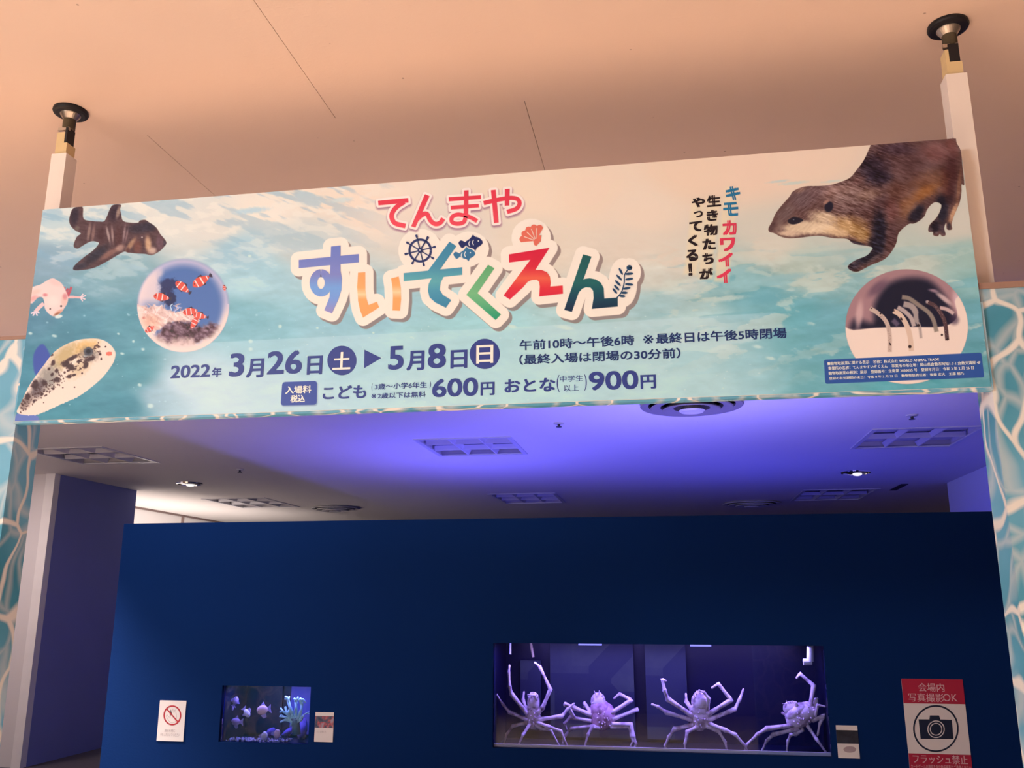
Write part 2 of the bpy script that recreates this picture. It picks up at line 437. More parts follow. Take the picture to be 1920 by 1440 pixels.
post(-2.890, -2.810, 'white square post at the left, round black pad against the ceiling', 0.052)
post(1.196, 1.278, 'white square post at the right, round black pad against the ceiling', 0.024)
# ------------------------------------------------------------------ the printed banner
LB = np.array([1.15, 0.87, 0.69])      # light falling on the banner: photo colour -> ink colour
CW = 2800; CH = int(round(CW * (Z_T - Z_B) / (X_R - X_L)))
jj, ii = np.mgrid[0:CH, 0:CW]
gx = X_L + (ii + .5) / CW * (X_R - X_L); gz = Z_T - (jj + .5) / CH * (Z_T - Z_B)
zc = gx * FF[0] + BY * FF[1] + gz * FF[2]
PX = (960 + F * (gx * RR[0] + BY * RR[1] + gz * RR[2]) / zc).astype(np.float32)
PYY = (720 - F * (gx * UU[0] + BY * UU[1] + gz * UU[2]) / zc).astype(np.float32)
del gx, gz, zc, ii, jj
img = np.zeros((CH, CW, 3), np.float32)
_rg = np.random.default_rng(11)
LAT = _rg.random((512, 512)).astype(np.float32)
def vnoise(x, y):
    xi = np.floor(x).astype(int); yi = np.floor(y).astype(int)
    fx = x - xi; fy = y - yi; fx = fx * fx * (3 - 2 * fx); fy = fy * fy * (3 - 2 * fy)
    a = LAT[yi % 512, xi % 512]; b = LAT[yi % 512, (xi + 1) % 512]; c = LAT[(yi + 1) % 512, xi % 512]; d = LAT[(yi + 1) % 512, (xi + 1) % 512]
    return a + (b - a) * fx + (c - a) * fy + (a - b - c + d) * fx * fy
def fbm(X, Y, sx, sy, ang=0.0, octv=4, seed=0):
    ca, sa = math.cos(ang), math.sin(ang)
    u = (X * ca + Y * sa) / sx + seed * 17.3; v = (-X * sa + Y * ca) / sy + seed * 9.1
    t = 0; a = .5; n = 0
    for o in range(octv):
        t = t + a * vnoise(u * 2 ** o + o * 5.2, v * 2 ** o + o * 3.7); n += a; a *= .5
    return t / n
def sstep(a, b, x):
    t = np.clip((x - a) / (b - a), 0, 1); return t * t * (3 - 2 * t)
def region(pts, pad):
    q = [hit(pp, 1, BY) for pp in pts]
    k = CW / (X_R - X_L)
    i0 = int(max(0, (min(a[0] for a in q) - X_L) * k - pad * 1.8)); i1 = int(min(CW, (max(a[0] for a in q) - X_L) * k + pad * 1.8 + 2))
    j0 = int(max(0, (Z_T - max(a[2] for a in q)) * k - pad * 1.8)); j1 = int(min(CH, (Z_T - min(a[2] for a in q)) * k + pad * 1.8 + 2))
    return slice(j0, j1), slice(i0, i1)
def smooth_poly(pts, n=4):
    P = np.array(pts, float); m = len(P); out = []
    for i in range(m):
        p0, p1, p2, p3 = P[i - 1], P[i], P[(i + 1) % m], P[(i + 2) % m]
        for k in range(n):
            t = k / n
            out.append(.5 * ((2 * p1) + (-p0 + p2) * t + (2 * p0 - 5 * p1 + 4 * p2 - p3) * t * t + (-p0 + 3 * p1 - 3 * p2 + p3) * t ** 3))
    return [tuple(o) for o in out]
def sdf(pts, X, Y):
    d2 = np.full(X.shape, 1e9, np.float32); ins = np.zeros(X.shape, bool)
    m = len(pts)
    for i in range(m):
        ax, ay = pts[i]; bx, by = pts[(i + 1) % m]
        ex, ey = bx - ax, by - ay; L = ex * ex + ey * ey + 1e-9
        t = np.clip(((X - ax) * ex + (Y - ay) * ey) / L, 0, 1)
        d2 = np.minimum(d2, (X - ax - ex * t) ** 2 + (Y - ay - ey * t) ** 2)
        if ay != by:
            c = ((ay > Y) != (by > Y)) & (X < ex * (Y - ay) / (ey if ey else 1e-9) + ax)
            ins ^= c
    d = np.sqrt(d2); return np.where(ins, -d, d)
def blend(sl, m, col):
    c = np.asarray(col, np.float32) / 255.0
    img[sl] = img[sl] * (1 - m[..., None]) + c * m[..., None]
def fill(pts, col, feather=0.6, alpha=1.0, smooth=False, clip=None):
    if smooth: pts = smooth_poly(pts)
    sl = region(pts, feather + 2); X, Y = PX[sl], PYY[sl]
    m = (1 - sstep(-feather, feather, sdf(pts, X, Y))) * alpha
    if clip is not None: m = m * clip[sl]
    if callable(col): col = col(X, Y)
    blend(sl, m, col)
def blob(cx, cy, rx, ry, col, alpha=1.0, ang=0.0, soft=1.0, clip=None, rough=0.0, seed=0):
    """soft ellipse, soft=1 fades over the whole radius"""
    R_ = max(rx, ry) * 1.15
    sl = region([(cx - R_, cy - R_), (cx + R_, cy + R_), (cx - R_, cy + R_), (cx + R_, cy - R_)], 2); X, Y = PX[sl], PYY[sl]
    a = math.radians(ang); ca, sa = math.cos(a), math.sin(a)
    u = ((X - cx) * ca + (Y - cy) * sa) / rx; v = (-(X - cx) * sa + (Y - cy) * ca) / ry
    r = np.sqrt(u * u + v * v)
    if rough: r = r + (fbm(X, Y, 4, 4, seed=seed) - .5) * rough
    if soft >= .99: m = (1 - sstep(.28, 1.15, r)) * min(1, alpha * 1.05)
    else: m = (1 - sstep(1 - soft, 1.0, r)) * alpha
    if clip is not None: m = m * clip[sl]
    blend(sl, m, col)
def ribbon_poly(path, wd):
    P = np.array(path, float); n = len(P); Lf = []; Rt = []
    for i in range(n):
        t = P[min(i + 1, n - 1)] - P[max(i - 1, 0)]; t /= np.hypot(*t) + 1e-9
        nn = np.array([-t[1], t[0]]) * (wd[i] if hasattr(wd, '__len__') else wd) / 2
        Lf.append(tuple(P[i] + nn)); Rt.append(tuple(P[i] - nn))
    return Lf + Rt[::-1]
def curve(pts, n=6):
    P = [np.array(p, float) for p in pts]; P = [2 * P[0] - P[1]] + P + [2 * P[-1] - P[-2]]; out = []
    for i in range(1, len(P) - 2):
        for k in range(n):
            t = k / n; p0, p1, p2, p3 = P[i - 1:i + 3]
            out.append(.5 * ((2 * p1) + (-p0 + p2) * t + (2 * p0 - 5 * p1 + 4 * p2 - p3) * t * t + (-p0 + 3 * p1 - 3 * p2 + p3) * t ** 3))
    out.append(P[-2]); return [tuple(o) for o in out]
def stroke(path, wd, col, feather=0.6, alpha=1.0, clip=None, n=6):
    fill(ribbon_poly(curve(path, n), wd), col, feather, alpha, False, clip)
def fullmask(pts, feather=0.8, smooth=True):
    if smooth: pts = smooth_poly(pts)
    m = np.zeros((CH, CW), np.float32); sl = region(pts, feather + 2)
    m[sl] = 1 - sstep(-feather, feather, sdf(pts, PX[sl], PYY[sl])); return m

# water background from colour anchors, the light's gradient over the banner included
anch = [(80,400,175,195,200),(100,430,195,208,205),(90,480,140,168,182),(200,520,130,168,178),(80,600,85,132,152),(120,620,82,135,152),(60,700,70,132,150),(250,610,92,148,162),
 (250,700,80,142,155),(150,620,82,138,155),(230,760,66,132,148),(130,785,66,135,150),(300,745,150,180,192),(350,720,190,207,215),(420,745,188,208,214),(500,740,180,205,212),
 (450,600,132,182,192),(480,520,170,205,212),(400,430,222,214,202),(330,400,225,218,206),(500,390,238,222,205),(450,470,170,200,208),(600,360,238,216,196),(700,380,240,216,196),(560,450,200,205,200),
 (600,640,150,192,202),(520,640,142,190,200),(700,600,150,192,202),(760,640,158,202,206),(900,620,158,205,208),(1100,650,168,205,206),(1000,740,168,210,212),(800,745,172,208,212),
 (1300,720,165,205,206),(1200,740,168,206,208),(1450,700,140,190,196),(1300,620,178,208,206),(1230,570,165,198,200),(1230,520,210,208,195),(1200,400,236,212,190),(1300,320,238,206,180),(1000,360,240,214,190),(1100,360,238,210,186),
 (1400,310,240,206,182),(1500,290,240,208,184),(1250,480,222,206,188),(1420,540,120,178,188),(1500,590,110,175,185),(1470,640,120,180,188),(1500,500,186,200,188),(1450,460,216,205,188),(1560,520,175,195,188),(1560,600,110,168,180),
 (1540,660,112,172,182),(1820,480,165,194,186),(1800,420,214,205,190),(1840,600,105,165,178),(1850,690,98,160,170),(1520,715,112,172,180),(1700,720,90,165,175),(1700,495,190,200,188),(1850,530,140,185,184),(1600,440,205,202,188),
 (1000,450,228,210,190),(850,450,225,210,195),(1180,460,225,208,190)]
A = np.array(anch, np.float32)
h8 = slice(0, None, 8)
Xs, Ys = PX[::8, ::8], PYY[::8, ::8]
d2 = (Xs[..., None] - A[:, 0]) ** 2 + ((Ys[..., None] - A[:, 1]) * 1.5) ** 2
wt = 1.0 / (d2 + 500) ** 2.2
low = (wt[..., None] * A[:, 2:5]).sum(2) / wt.sum(2)[..., None] / 255
# bilinear enlarge
def enlarge(a, Hh, Ww, k):
    y = (np.arange(Hh)) / k; x = (np.arange(Ww)) / k
    y = np.clip(y, 0, a.shape[0] - 1.001); x = np.clip(x, 0, a.shape[1] - 1.001)
    y0 = y.astype(int); x0 = x.astype(int); fy = (y - y0)[:, None, None]; fx = (x - x0)[None, :, None]
    return ((a[y0][:, x0] * (1 - fx) + a[y0][:, x0 + 1] * fx) * (1 - fy) + (a[y0 + 1][:, x0] * (1 - fx) + a[y0 + 1][:, x0 + 1] * fx) * fy)
img[:] = enlarge(low.astype(np.float32), CH, CW, 8)
n1 = fbm(PX, PYY, 60, 16, -0.15, 5, 1); n2 = fbm(PX, PYY, 120, 26, -0.35, 4, 2); n3 = fbm(PX, PYY, 22, 9, 0.25, 4, 3)
# pale foam streaks over blue in the upper left, soft cloud edges at the right
up = np.clip(1 - (PYY - 380 + PX * 0.05) / 200, 0, 1) * np.clip(1 - (PX - 620) / 150, 0, 1)
m = sstep(.50, .60, n1 * .6 + n3 * .4) * up * .75
img[:] = img * (1 - m[..., None]) + np.array([238, 226, 210]) / 255 * m[..., None]
m = sstep(.52, .62, fbm(PX, PYY, 70, 18, 0.35, 4, 6)) * up * .55
img[:] = img * (1 - m[..., None]) + np.array([132, 172, 192]) / 255 * m[..., None]
rt = sstep(1180, 1300, PX) * sstep(430, 520, PYY) * (1 - sstep(640, 740, PYY))
m = sstep(.50, .57, n2 * .7 + n3 * .3) * rt * .55
img[:] = img * (1 - m[..., None]) + np.array([205, 212, 198]) / 255 * m[..., None]
m = sstep(.53, .60, fbm(PX, PYY, 90, 22, -0.1, 5, 8)) * rt * .5
img[:] = img * (1 - m[..., None]) + np.array([118, 178, 188]) / 255 * m[..., None]
img[:] += ((n1 - .5) * .10 + (n3 - .5) * .05)[..., None] * sstep(420, 520, PYY)[..., None]
for q in [(560, 350, 30, 5, 200, 212, 208), (470, 395, 40, 7, 178, 205, 212), (640, 375, 26, 6, 205, 214, 208), (1490, 343, 34, 4, 200, 208, 195), (1460, 340, 26, 3, 196, 206, 196), (1560, 340, 25, 3, 205, 208, 195),
          (1470, 520, 60, 8, 150, 190, 192), (1440, 560, 40, 12, 110, 172, 184), (1520, 470, 60, 6, 196, 205, 192), (1600, 470, 40, 5, 165, 192, 188), (1360, 560, 50, 6, 190, 208, 200), (1380, 640, 60, 6, 175, 205, 205)]:
    blob(q[0], q[1], q[2], q[3], q[4:7], .8, -6, 1.0, rough=.5)
# bubbles
for k in range(95):
    x = 60 + 500 * random.random() ** .8; yv = 560 + 210 * random.random(); r = random.choice([1, 1.2, 1.6, 2, 3])
    blob(x, yv, r * 1.3, r, (190, 218, 218), .5, 0, .9)
for k in range(110):
    blob(560 + 900 * random.random(), 590 + 170 * random.random(), 1.2 + 3 * random.random(), 1 + 1.2 * random.random(), (215, 226, 220), .5, 0, .8)
for x, yv, rx, ry in [(282, 761, 9, 6.5), (229, 663, 6, 3.5), (102, 630, 8, 4), (222, 626, 4, 3), (250, 640, 4, 4), (268, 655, 5, 4), (262, 722, 6, 5), (57, 625, 6, 4), (1060, 614, 26, 6), (1420, 650, 14, 5), (1445, 672, 14, 5), (960, 612, 12, 5), (700, 624, 4, 3), (595, 615, 4, 3), (525, 612, 5, 5), (468, 480, 5, 4), (470, 640, 6, 5), (470, 655, 6, 5)]:
    blob(x, yv, rx, ry, (214, 226, 212), .75, 10, .75, rough=.3)
# information band
bp = [(250, 800), (250, 655), (400, 642), (1090, 607), (1450, 586), (1500, 590), (1500, 770)]
sl = region(bp, 4); X, Y = PX[sl], PYY[sl]
mk = (1 - sstep(-1.2, 1.2, sdf(bp, X, Y))) * sstep(262, 340, X) * (1 - sstep(1400, 1495, X))
blend(sl, mk * .34, (205, 225, 228))

PICS = []          # (name, outline, label)
# --- bullhead shark
shark = [(138,390.4),(132,401.9),(129.8,413.9),(133,423.7),(141.9,432.5),(151.7,438),(144,444.5),(138,461),(145,465.9),(152.8,462),(163.7,455.5),(172.5,452.2),(181,453.3),(185.6,456.6),(174.7,469.7),(158.3,481.7),(141.9,495.9),(137,503.6),(141.9,506.9),(163.7,505.2),(181,500.3),(202,489.4),(218.4,479.5),(232.7,471.9),(240,473.5),(256.7,475.2),(273,476.2),(285,478.4),(299.4,470.8),(308,462),(312,455.5),(308,447.8),(300.5,439),(295,429.2),(288.4,422.7),(279.7,417.2),(272,412.3),(262,413.9),(258.9,417.7),(243.6,417.7),(230.5,413.9),(227.2,401.9),(225,392),(226.6,384.0),(211.9,384.5),(205.3,394.2),(196.6,413.9),(185.6,415.5),(172.5,414.5),(159.4,412.3),(155.5,405.2),(154.5,388.0)]
K = fullmask(shark)
fill(shark, (84, 58, 62), .8, 1, True)
for q in [(140, 405, 10, 22, 38, 32, 48, .9, 10), (215, 400, 14, 20, 48, 34, 48, .9, 20), (222, 398, 5, 16, 165, 135, 118, .8, 15), (145, 428, 6, 6, 120, 105, 95, .7, 0), (167, 435, 4, 22, 150, 118, 108, .8, 8), (175, 438, 4, 22, 140, 105, 98, .8, 8),
          (203, 440, 3.2, 20, 165, 138, 132, .9, -12), (211, 440, 3, 20, 160, 130, 124, .85, -4), (233, 438, 3, 20, 150, 122, 122, .8, 8), (238, 440, 2.5, 18, 145, 112, 112, .7, 12), (190, 440, 10, 22, 66, 38, 44, .7, 0), (222, 445, 9, 26, 76, 40, 42, .7, 0),
          (262, 428, 28, 12, 48, 42, 56, .95, -5), (280, 425, 16, 10, 44, 40, 56, .9, 20), (246, 458, 6, 20, 172, 128, 100, .85, 35), (258, 463, 10, 16, 118, 70, 62, .85, 0), (278, 458, 8, 20, 205, 160, 125, .9, -5), (286, 470, 10, 9, 215, 178, 158, .8, 0), (300, 455, 9, 18, 110, 78, 88, .85, 0), (309, 456, 4, 8, 70, 58, 70, .8, 0),
          (180, 478, 36, 11, 40, 38, 52, .95, -38), (150, 500, 18, 7, 48, 44, 58, .95, -15), (205, 476, 26, 7, 140, 98, 88, .8, -32), (225, 465, 12, 8, 190, 148, 132, .7, -30), (148, 458, 9, 8, 92, 72, 72, .7, 0), (240, 470, 4, 8, 80, 42, 42, .8, 0)]:
    blob(q[0], q[1], q[2], q[3], q[4:7], q[7], q[8], 1, clip=K)
blob(266.5, 445, 2, 2, (210, 190, 180), .8, clip=K)
img[:] += (K * (fbm(PX, PYY, 5, 3, 0.2, 3, 4) - .5) * .10)[..., None]
PICS.append(('shark_picture', shark, None))
# --- axolotl
axo = [(57, 541),(66,536.5),(76.7,533),(88,526),(99,521.7),(109,526.7),(116.7,533),(124,546.7),(127.5,556.7),(126.7,566.7),(120,579),(113,587.5),(105,592.5),(98,592.5),(90,586.7),(84,577.5),(83,566.7),(80,558.3),(73,557.5),(66,563),(60,569),(56,566),(54,553)]
stroke([(127, 557), (140, 557), (153, 558)], [6, 5, 5, 5, 5, 5, 4, 4, 4, 4, 4, 4, 4], (238, 178, 175), .8)
for a in [(161, 554), (160, 561), (155, 565), (156, 551)]: stroke([(151, 558), a], 2.4, (236, 200, 200), .6)
stroke([(82, 569), (74, 576), (66, 585)], 7, (240, 190, 186), .8)
for a in [(58, 588), (62, 592), (70, 592), (74, 587)]: stroke([(66, 584), a], 2.8, (232, 205, 208), .6)
for a, b2 in [((118, 548), (121, 538)), ((122, 550), (128, 541)), ((127, 556), (134, 538)), ((125, 552), (132, 546))]: stroke([a, b2], 4.5, (186, 80, 92), .9)
K = fullmask(axo, 1.2)
fill(axo, (240, 204, 194), 1.2, 1, True)
for q in [(105, 530, 18, 8, 236, 190, 182, .7, 20), (66, 548, 14, 6, 226, 184, 168, .6, -20), (62, 560, 12, 6, 222, 140, 138, .6, -30), (74, 559, 6, 3, 196, 112, 118, .6, 0), (85, 553, 6, 4, 206, 106, 116, .7, 0), (112, 585, 12, 5, 216, 150, 128, .8, -25), (107, 588.5, 9, 2.6, 160, 100, 76, .9, -25), (121, 565, 8, 14, 232, 176, 160, .6, 0), (122, 556, 6, 8, 205, 110, 118, .6, 0), (100, 565, 14, 14, 245, 214, 202, .7, 0)]:
    blob(q[0], q[1], q[2], q[3], q[4:7], q[7], q[8], 1, clip=K)
blob(94.2, 579.3, 2.1, 2.1, (60, 44, 50), 1, 0, .6); blob(114.8, 574, 2.6, 2.6, (40, 30, 38), 1, 0, .6)
blob(110, 593.5, 9, 4, (225, 228, 220), .95, -12, .4)
PICS.append(('axolotl_picture', axo, None))
# --- puffer fish
for q in [((63, 665), (80, 645), (95, 672), (84, 700), (66, 702))]: fill(list(q), (58, 78, 158), 2.2, .95, True)
fill([(24, 792), (32, 776), (60, 776), (72, 782), (70, 792), (40, 794)], (98, 112, 178), 2, .95, True)
puf = [(33.5,766),(41,751.6),(52,728),(67,705),(84.5,681.6),(99,662.7),(116.6,649.6),(140,639),(163,635),(186.6,635.6),(204,643.7),(215.7,658),(216,670),(210,684.5),(192,708),(169,728),(146,744),(116.6,757),(87.5,770.5),(67,778),(43.7,778),(32,773.5)]
K = fullmask(puf, .8)
fill(puf, (238, 210, 190), .8, 1, True)
for q in [(160, 652, 34, 18, 226, 178, 112, .9, -20), (120, 668, 40, 20, 190, 160, 110, .85, -50), (90, 708, 34, 22, 150, 138, 128, .9, -60), (70, 730, 26, 16, 92, 74, 78, .85, -60), (50, 752, 22, 12, 100, 76, 72, .75, -55), (150, 690, 34, 16, 206, 172, 130, .6, -40), (167, 664, 22, 18, 128, 112, 104, .8, 0)]:
    blob(q[0], q[1], q[2], q[3], q[4:7], q[7], q[8], 1, clip=K, rough=.5)
for q in [(100, 680, 4, 6, 20), (135, 672, 14, 4, -30), (122, 682, 8, 6, 0), (133, 688, 10, 6, 30), (148, 678, 5, 2.6, -20), (161, 685, 4.5, 7, 20), (168, 674, 12, 4, -20), (106, 695, 4, 4, 0), (107, 712, 7, 5, 0), (130, 706, 5, 3.2, 0), (139, 703, 4.5, 2.6, -20), (92, 692, 3, 3, 0), (98, 702, 3, 4, 30), (188, 664, 2.4, 2.4, 0), (190, 673, 2.2, 2.6, 0), (186, 650, 3, 2, 30), (198, 650, 1.6, 1.6, 0), (154, 700, 2, 2, 0), (118, 727, 1.6, 1.4, 0), (83, 718, 5, 6, 0), (66, 722, 7, 9, 30), (100, 729, 3, 2, 0), (79, 739, 3.6, 3.2, 0), (64, 752, 2.6, 4, 20), (52, 744, 5, 6, 0), (140, 726, 1.4, 1.2, 0), (82, 755, 1.4, 1.2, 0), (96, 665, 4, 3, 0)]:
    blob(q[0], q[1], q[2] * 1.3, q[3] * 1.3, (58, 34, 38), .92, q[4], .55, clip=K, rough=.5)
for k in range(170):
    t = random.random(); x = 38 + t * 150; yv = 762 - t * 112 + random.uniform(-10, 16)
    if yv > 640: blob(x, yv, 1.2 + random.random() * 2.3, 1 + random.random() * 1.6, (70, 42, 42), .8, random.uniform(0, 90), .6, clip=K)
for k in range(0): stroke([(112 + k * 6, 652 + random.uniform(-5, 5)), (122 + k * 6, 655 + random.uniform(-5, 6)), (127 + k * 6, 651 + random.uniform(-5, 6))], 1.6, (70, 40, 36), .5, .8, clip=K)
blob(166, 659, 12, 11, (70, 72, 82), .95, 0, .5, rough=.4); blob(166, 659, 6, 5.5, (22, 24, 36), 1, 0, .5); blob(160, 668, 5, 3, (190, 205, 205), .5)
fill([(199, 661), (204, 659.5), (210, 660), (210, 666), (204, 667), (199.5, 666)], (228, 112, 92), .8)
for k in range(26):
    t = k / 25; x = 205 - t * 150; yv = 692 + t * 88 - math.sin(t * 3.14) * -2
    e = np.interp(x, [67, 87.5, 116.6, 146, 169, 192, 210], [778, 770.5, 757, 744, 728, 708, 684.5])
    if k % 3: stroke([(x, e - 1), (x - 2, e + 1.4)], 1.5, (236, 216, 200), .5)
PICS.append(('puffer_fish_picture', puf, None))
# --- clownfish disc
cx, cy, rx, ry = 343.6, 572.6, 86.4, 87.6
cir = [(cx + rx * math.cos(a), cy + ry * math.sin(a)) for a in np.linspace(0, 2 * math.pi, 64, endpoint=False)]
sl = region(cir, 4); X, Y = PX[sl], PYY[sl]
r = np.sqrt(((X - cx) / rx) ** 2 + ((Y - cy) / ry) ** 2)
disc = np.zeros((CH, CW), np.float32)
edge = np.where(Y > 570, 1 - sstep(.985, 1.01, r), 1 - sstep(.93, 1.03, r)); disc[sl] = edge
blend(sl, edge, (80, 112, 168))
blend(sl, edge * sstep(.74, 1.0, r) * .85, (222, 200, 212))
nz = fbm(X, Y, 14, 14, 0, 4, 5)
lit = (1 - sstep(290, 318, X + (nz - .5) * 22 - (Y - 560) * .12)) * (1 - sstep(555, 585, Y)) * sstep(500, 530, Y + (X - 260) * .3)
blend(sl, edge * lit * .9, (236, 208, 204))
blob(318, 533, 24, 14, (38, 48, 92), .95, 0, .55, clip=disc, rough=.6); blob(319, 560, 14, 18, (30, 38, 78), .95, 0, .45, clip=disc, rough=.5); blob(312, 545, 16, 10, (36, 44, 86), .9, 0, .6, clip=disc, rough=.5)
ane = [(254, 572), (272, 576), (300, 573), (318, 582), (336, 584), (350, 580), (368, 588), (372, 604), (352, 606), (330, 604), (310, 612), (292, 622), (284, 634), (292, 655), (270, 645), (256, 620)]
sl2 = region(ane, 6); X2, Y2 = PX[sl2], PYY[sl2]
mk = (1 - sstep(-3, 3, sdf(smooth_poly(ane), X2, Y2) + (fbm(X2, Y2, 5, 5, 0, 3, 7) - .5) * 8)) * disc[sl2]
cc = np.array([232, 196, 186]) + (fbm(X2, Y2, 9, 4, .6, 4, 9) - .5)[..., None] * np.array([90, 110, 100]); blend(sl2, mk, np.clip(cc, 60, 250))
rock = [(290, 628), (308, 612), (330, 604), (356, 606), (372, 612), (392, 606), (410, 612), (404, 628), (380, 642), (340, 648), (305, 645), (284, 636)]
sl2 = region(rock, 10); X2, Y2 = PX[sl2], PYY[sl2]
mk = (1 - sstep(-5, 5, sdf(smooth_poly(rock), X2, Y2) + (fbm(X2, Y2, 8, 8, 0, 4, 12) - .5) * 16)) * disc[sl2]
cc = np.array([96, 62, 72]) + (fbm(X2, Y2, 7, 5, .3, 4, 13) - .45)[..., None] * 190; blend(sl2, mk * .95, np.clip(cc, 36, 215))
mk = edge * sstep(628, 652, Y + (nz - .5) * 30) * .9; blend(sl, mk, (236, 202, 192))
mk = edge * sstep(.80, .97, r) * sstep(560, 600, Y) * .9; blend(sl, mk, (242, 214, 200))
blob(283, 604, 24, 20, (236, 170, 140), .5, 0, 1, clip=disc); blob(270, 596, 5, 4, (196, 110, 100), .8, 0, .8, clip=disc)
for k in range(34):
    x = 268 + random.random() * 92; yv = 578 + random.random() * 30
    stroke([(x, yv), (x + random.uniform(-5, 5), yv - 5), (x + random.uniform(-7, 7), yv - 9)], 1.3, random.choice([(250, 226, 216), (206, 150, 140), (240, 190, 170)]), .6, .7, clip=disc)
stroke([(322, 582), (320, 574), (324, 570)], 2, (190, 205, 230), .5); stroke([(328, 584), (333, 576), (340, 577)], 1.6, (170, 180, 225), .5)
def clown(x, yv, L, ang, tail=True):
    a = math.radians(ang); ca, sa = math.cos(a), math.sin(a)
    T = lambda u, v: (x + (u * ca - v * sa) * L, yv + (u * sa + v * ca) * L)
    if tail: fill([T(.44, 0), T(.62, -.14), T(.66, 0), T(.62, .14)], (60, 50, 70), .6)
    fill([T(-.5, .02), T(-.36, -.17), T(-.05, -.25), T(.25, -.16), T(.46, -.06), T(.46, .06), T(.25, .17), T(-.05, .25), T(-.36, .18)], (224, 84, 70), .6, 1, True)
    fill([T(-.1, -.27), T(.15, -.30), T(.2, -.17)], (60, 34, 48), .5); fill([T(-.05, .26), T(.15, .28), T(.15, .18)], (60, 34, 48), .5)
    for u, wv in ((-.26, .055), (.05, .07), (.36, .05)):
        hgt = .21 if u < .2 else .10
        fill([T(u - wv / 2, -hgt), T(u + wv / 2, -hgt), T(u + wv / 2, hgt), T(u - wv / 2, hgt)], (240, 226, 226), .7)
    blob(*T(-.38, -.04), 1.3, 1.3, (40, 28, 40), 1, 0, .6)
clown(342, 538, 31, 38); clown(377, 527, 36, 150 + 180); clown(303, 557, 30, 10); clown(357, 584, 28, -8, False); clown(375, 592, 26, 12); clown(364, 606, 24, 118, False); clown(281, 617, 20, -30, False); clown(421, 540, 12, 80, False)
PICS.append(('clownfish_picture', cir, None))
# --- garden eel disc
cx, cy, rx, ry = 1700, 612.5, 114.8, 107.5
cir2 = [(cx + rx * math.cos(a), cy + ry * math.sin(a)) for a in np.linspace(0, 2 * math.pi, 72, endpoint=False)]
K = fullmask(cir2, .8, False); sl = region(cir2, 3); X, Y = PX[sl], PYY[sl]
fill(cir2, (170, 128, 132), .8)
dk = [(1636, 605), (1640, 570), (1662, 535), (1700, 521), (1740, 525), (1768, 550), (1783, 580), (1792, 604), (1770, 618), (1700, 619), (1640, 619), (1600, 620), (1594, 612), (1606, 598)]
fill(dk, (28, 30, 50), 10, 1, True, clip=K)
blob(1611, 590, 9, 34, (214, 172, 170), .8, 6, 1, clip=K); blob(1645, 540, 30, 12, (90, 66, 88), .6, -40, 1, clip=K)
blob(1800, 570, 14, 34, (226, 190, 196), .85, -20, 1, clip=K)
sand = [(1570, 619), (1600, 619), (1640, 615), (1700, 613), (1760, 613), (1785, 605), (1795, 590), (1792, 560), (1830, 560), (1830, 740), (1570, 740)]
fill(sand, (246, 216, 200), 1.6, 1, True, clip=K)
blob(1770, 560, 26, 6, (226, 190, 186), .8, 38, 1, clip=K); blob(1750, 545, 14, 5, (190, 150, 160), .8, 10, .9, clip=K); blob(1789, 600, 12, 12, (60, 44, 70), .6, 30, 1, clip=K)
stroke([(1691, 557), (1705, 560), (1722, 572), (1740, 585), (1750, 600), (1756, 622)], 8, (150, 132, 120), 1.6, .95, clip=K)
stroke([(1694, 570), (1708, 574), (1716, 584), (1718, 600), (1724, 612), (1727, 634)], [11] * 14 + [9] * 6 + [6] * 6 + [5] * 5, (178, 158, 152), 1.6, .95, clip=K)
stroke([(1683, 576), (1696, 584), (1708, 596), (1714, 612)], 8, (196, 172, 165), 1.3, .95, clip=K); stroke([(1674, 600), (1684, 610)], 9, (120, 100, 120), 2.4, .8, clip=K)
stroke([(1762, 577), (1775, 580), (1788, 588)], 7, (214, 178, 172), 1.6, .95, clip=K)
stroke([(1631, 578), (1644, 586), (1657, 597), (1665, 612), (1668, 632), (1668, 660)], 8.0, (206, 176, 162), .7, 1, clip=K)
stroke([(1675, 583), (1687, 590), (1699, 608), (1706, 630), (1709, 658)], 9.5, (226, 192, 170), .7, 1, clip=K)
stroke([(1737, 566), (1752, 573), (1764, 588), (1772, 606), (1776, 638)], 7.5, (88, 62, 66), .7, 1, clip=K)
blob(1738.5, 566, 4.5, 4, (190, 170, 165), .9, 0, .6, clip=K)
for q in [(1634, 578, 1.6, 1.6), (1651, 588, 2.6, 2), (1669, 645, 1.6, 4), (1676, 583, 1.6, 1.6), (1690, 598, 2.2, 4), (1706, 650, 3.8, 3.8), (1722, 610, 3, 3.4), (1741, 567, 1.4, 1.4), (1776, 636, 3, 3), (1766, 628, 2.6, 2.6)]:
    blob(*q, (44, 30, 34), .95, -30, .4, clip=K)
for k in range(80):
    t = random.random(); j = random.random(); P_ = [(1644, 586), (1657, 597), (1665, 612), (1668, 632), (1668, 660)] if j < .5 else [(1752, 573), (1764, 588), (1772, 606), (1776, 638)]
    n_ = len(P_) - 1; i = int(t * n_); f_ = t * n_ - i; x = P_[i][0] * (1 - f_) + P_[i + 1][0] * f_ + random.uniform(-2.5, 2.5); yv = P_[i][1] * (1 - f_) + P_[i + 1][1] * f_
    blob(x, yv, .8, .8, (120, 90, 84) if j < .5 else (170, 150, 145), .7, 0, .6, clip=K)
PICS.append(('garden_eel_picture', cir2, None))
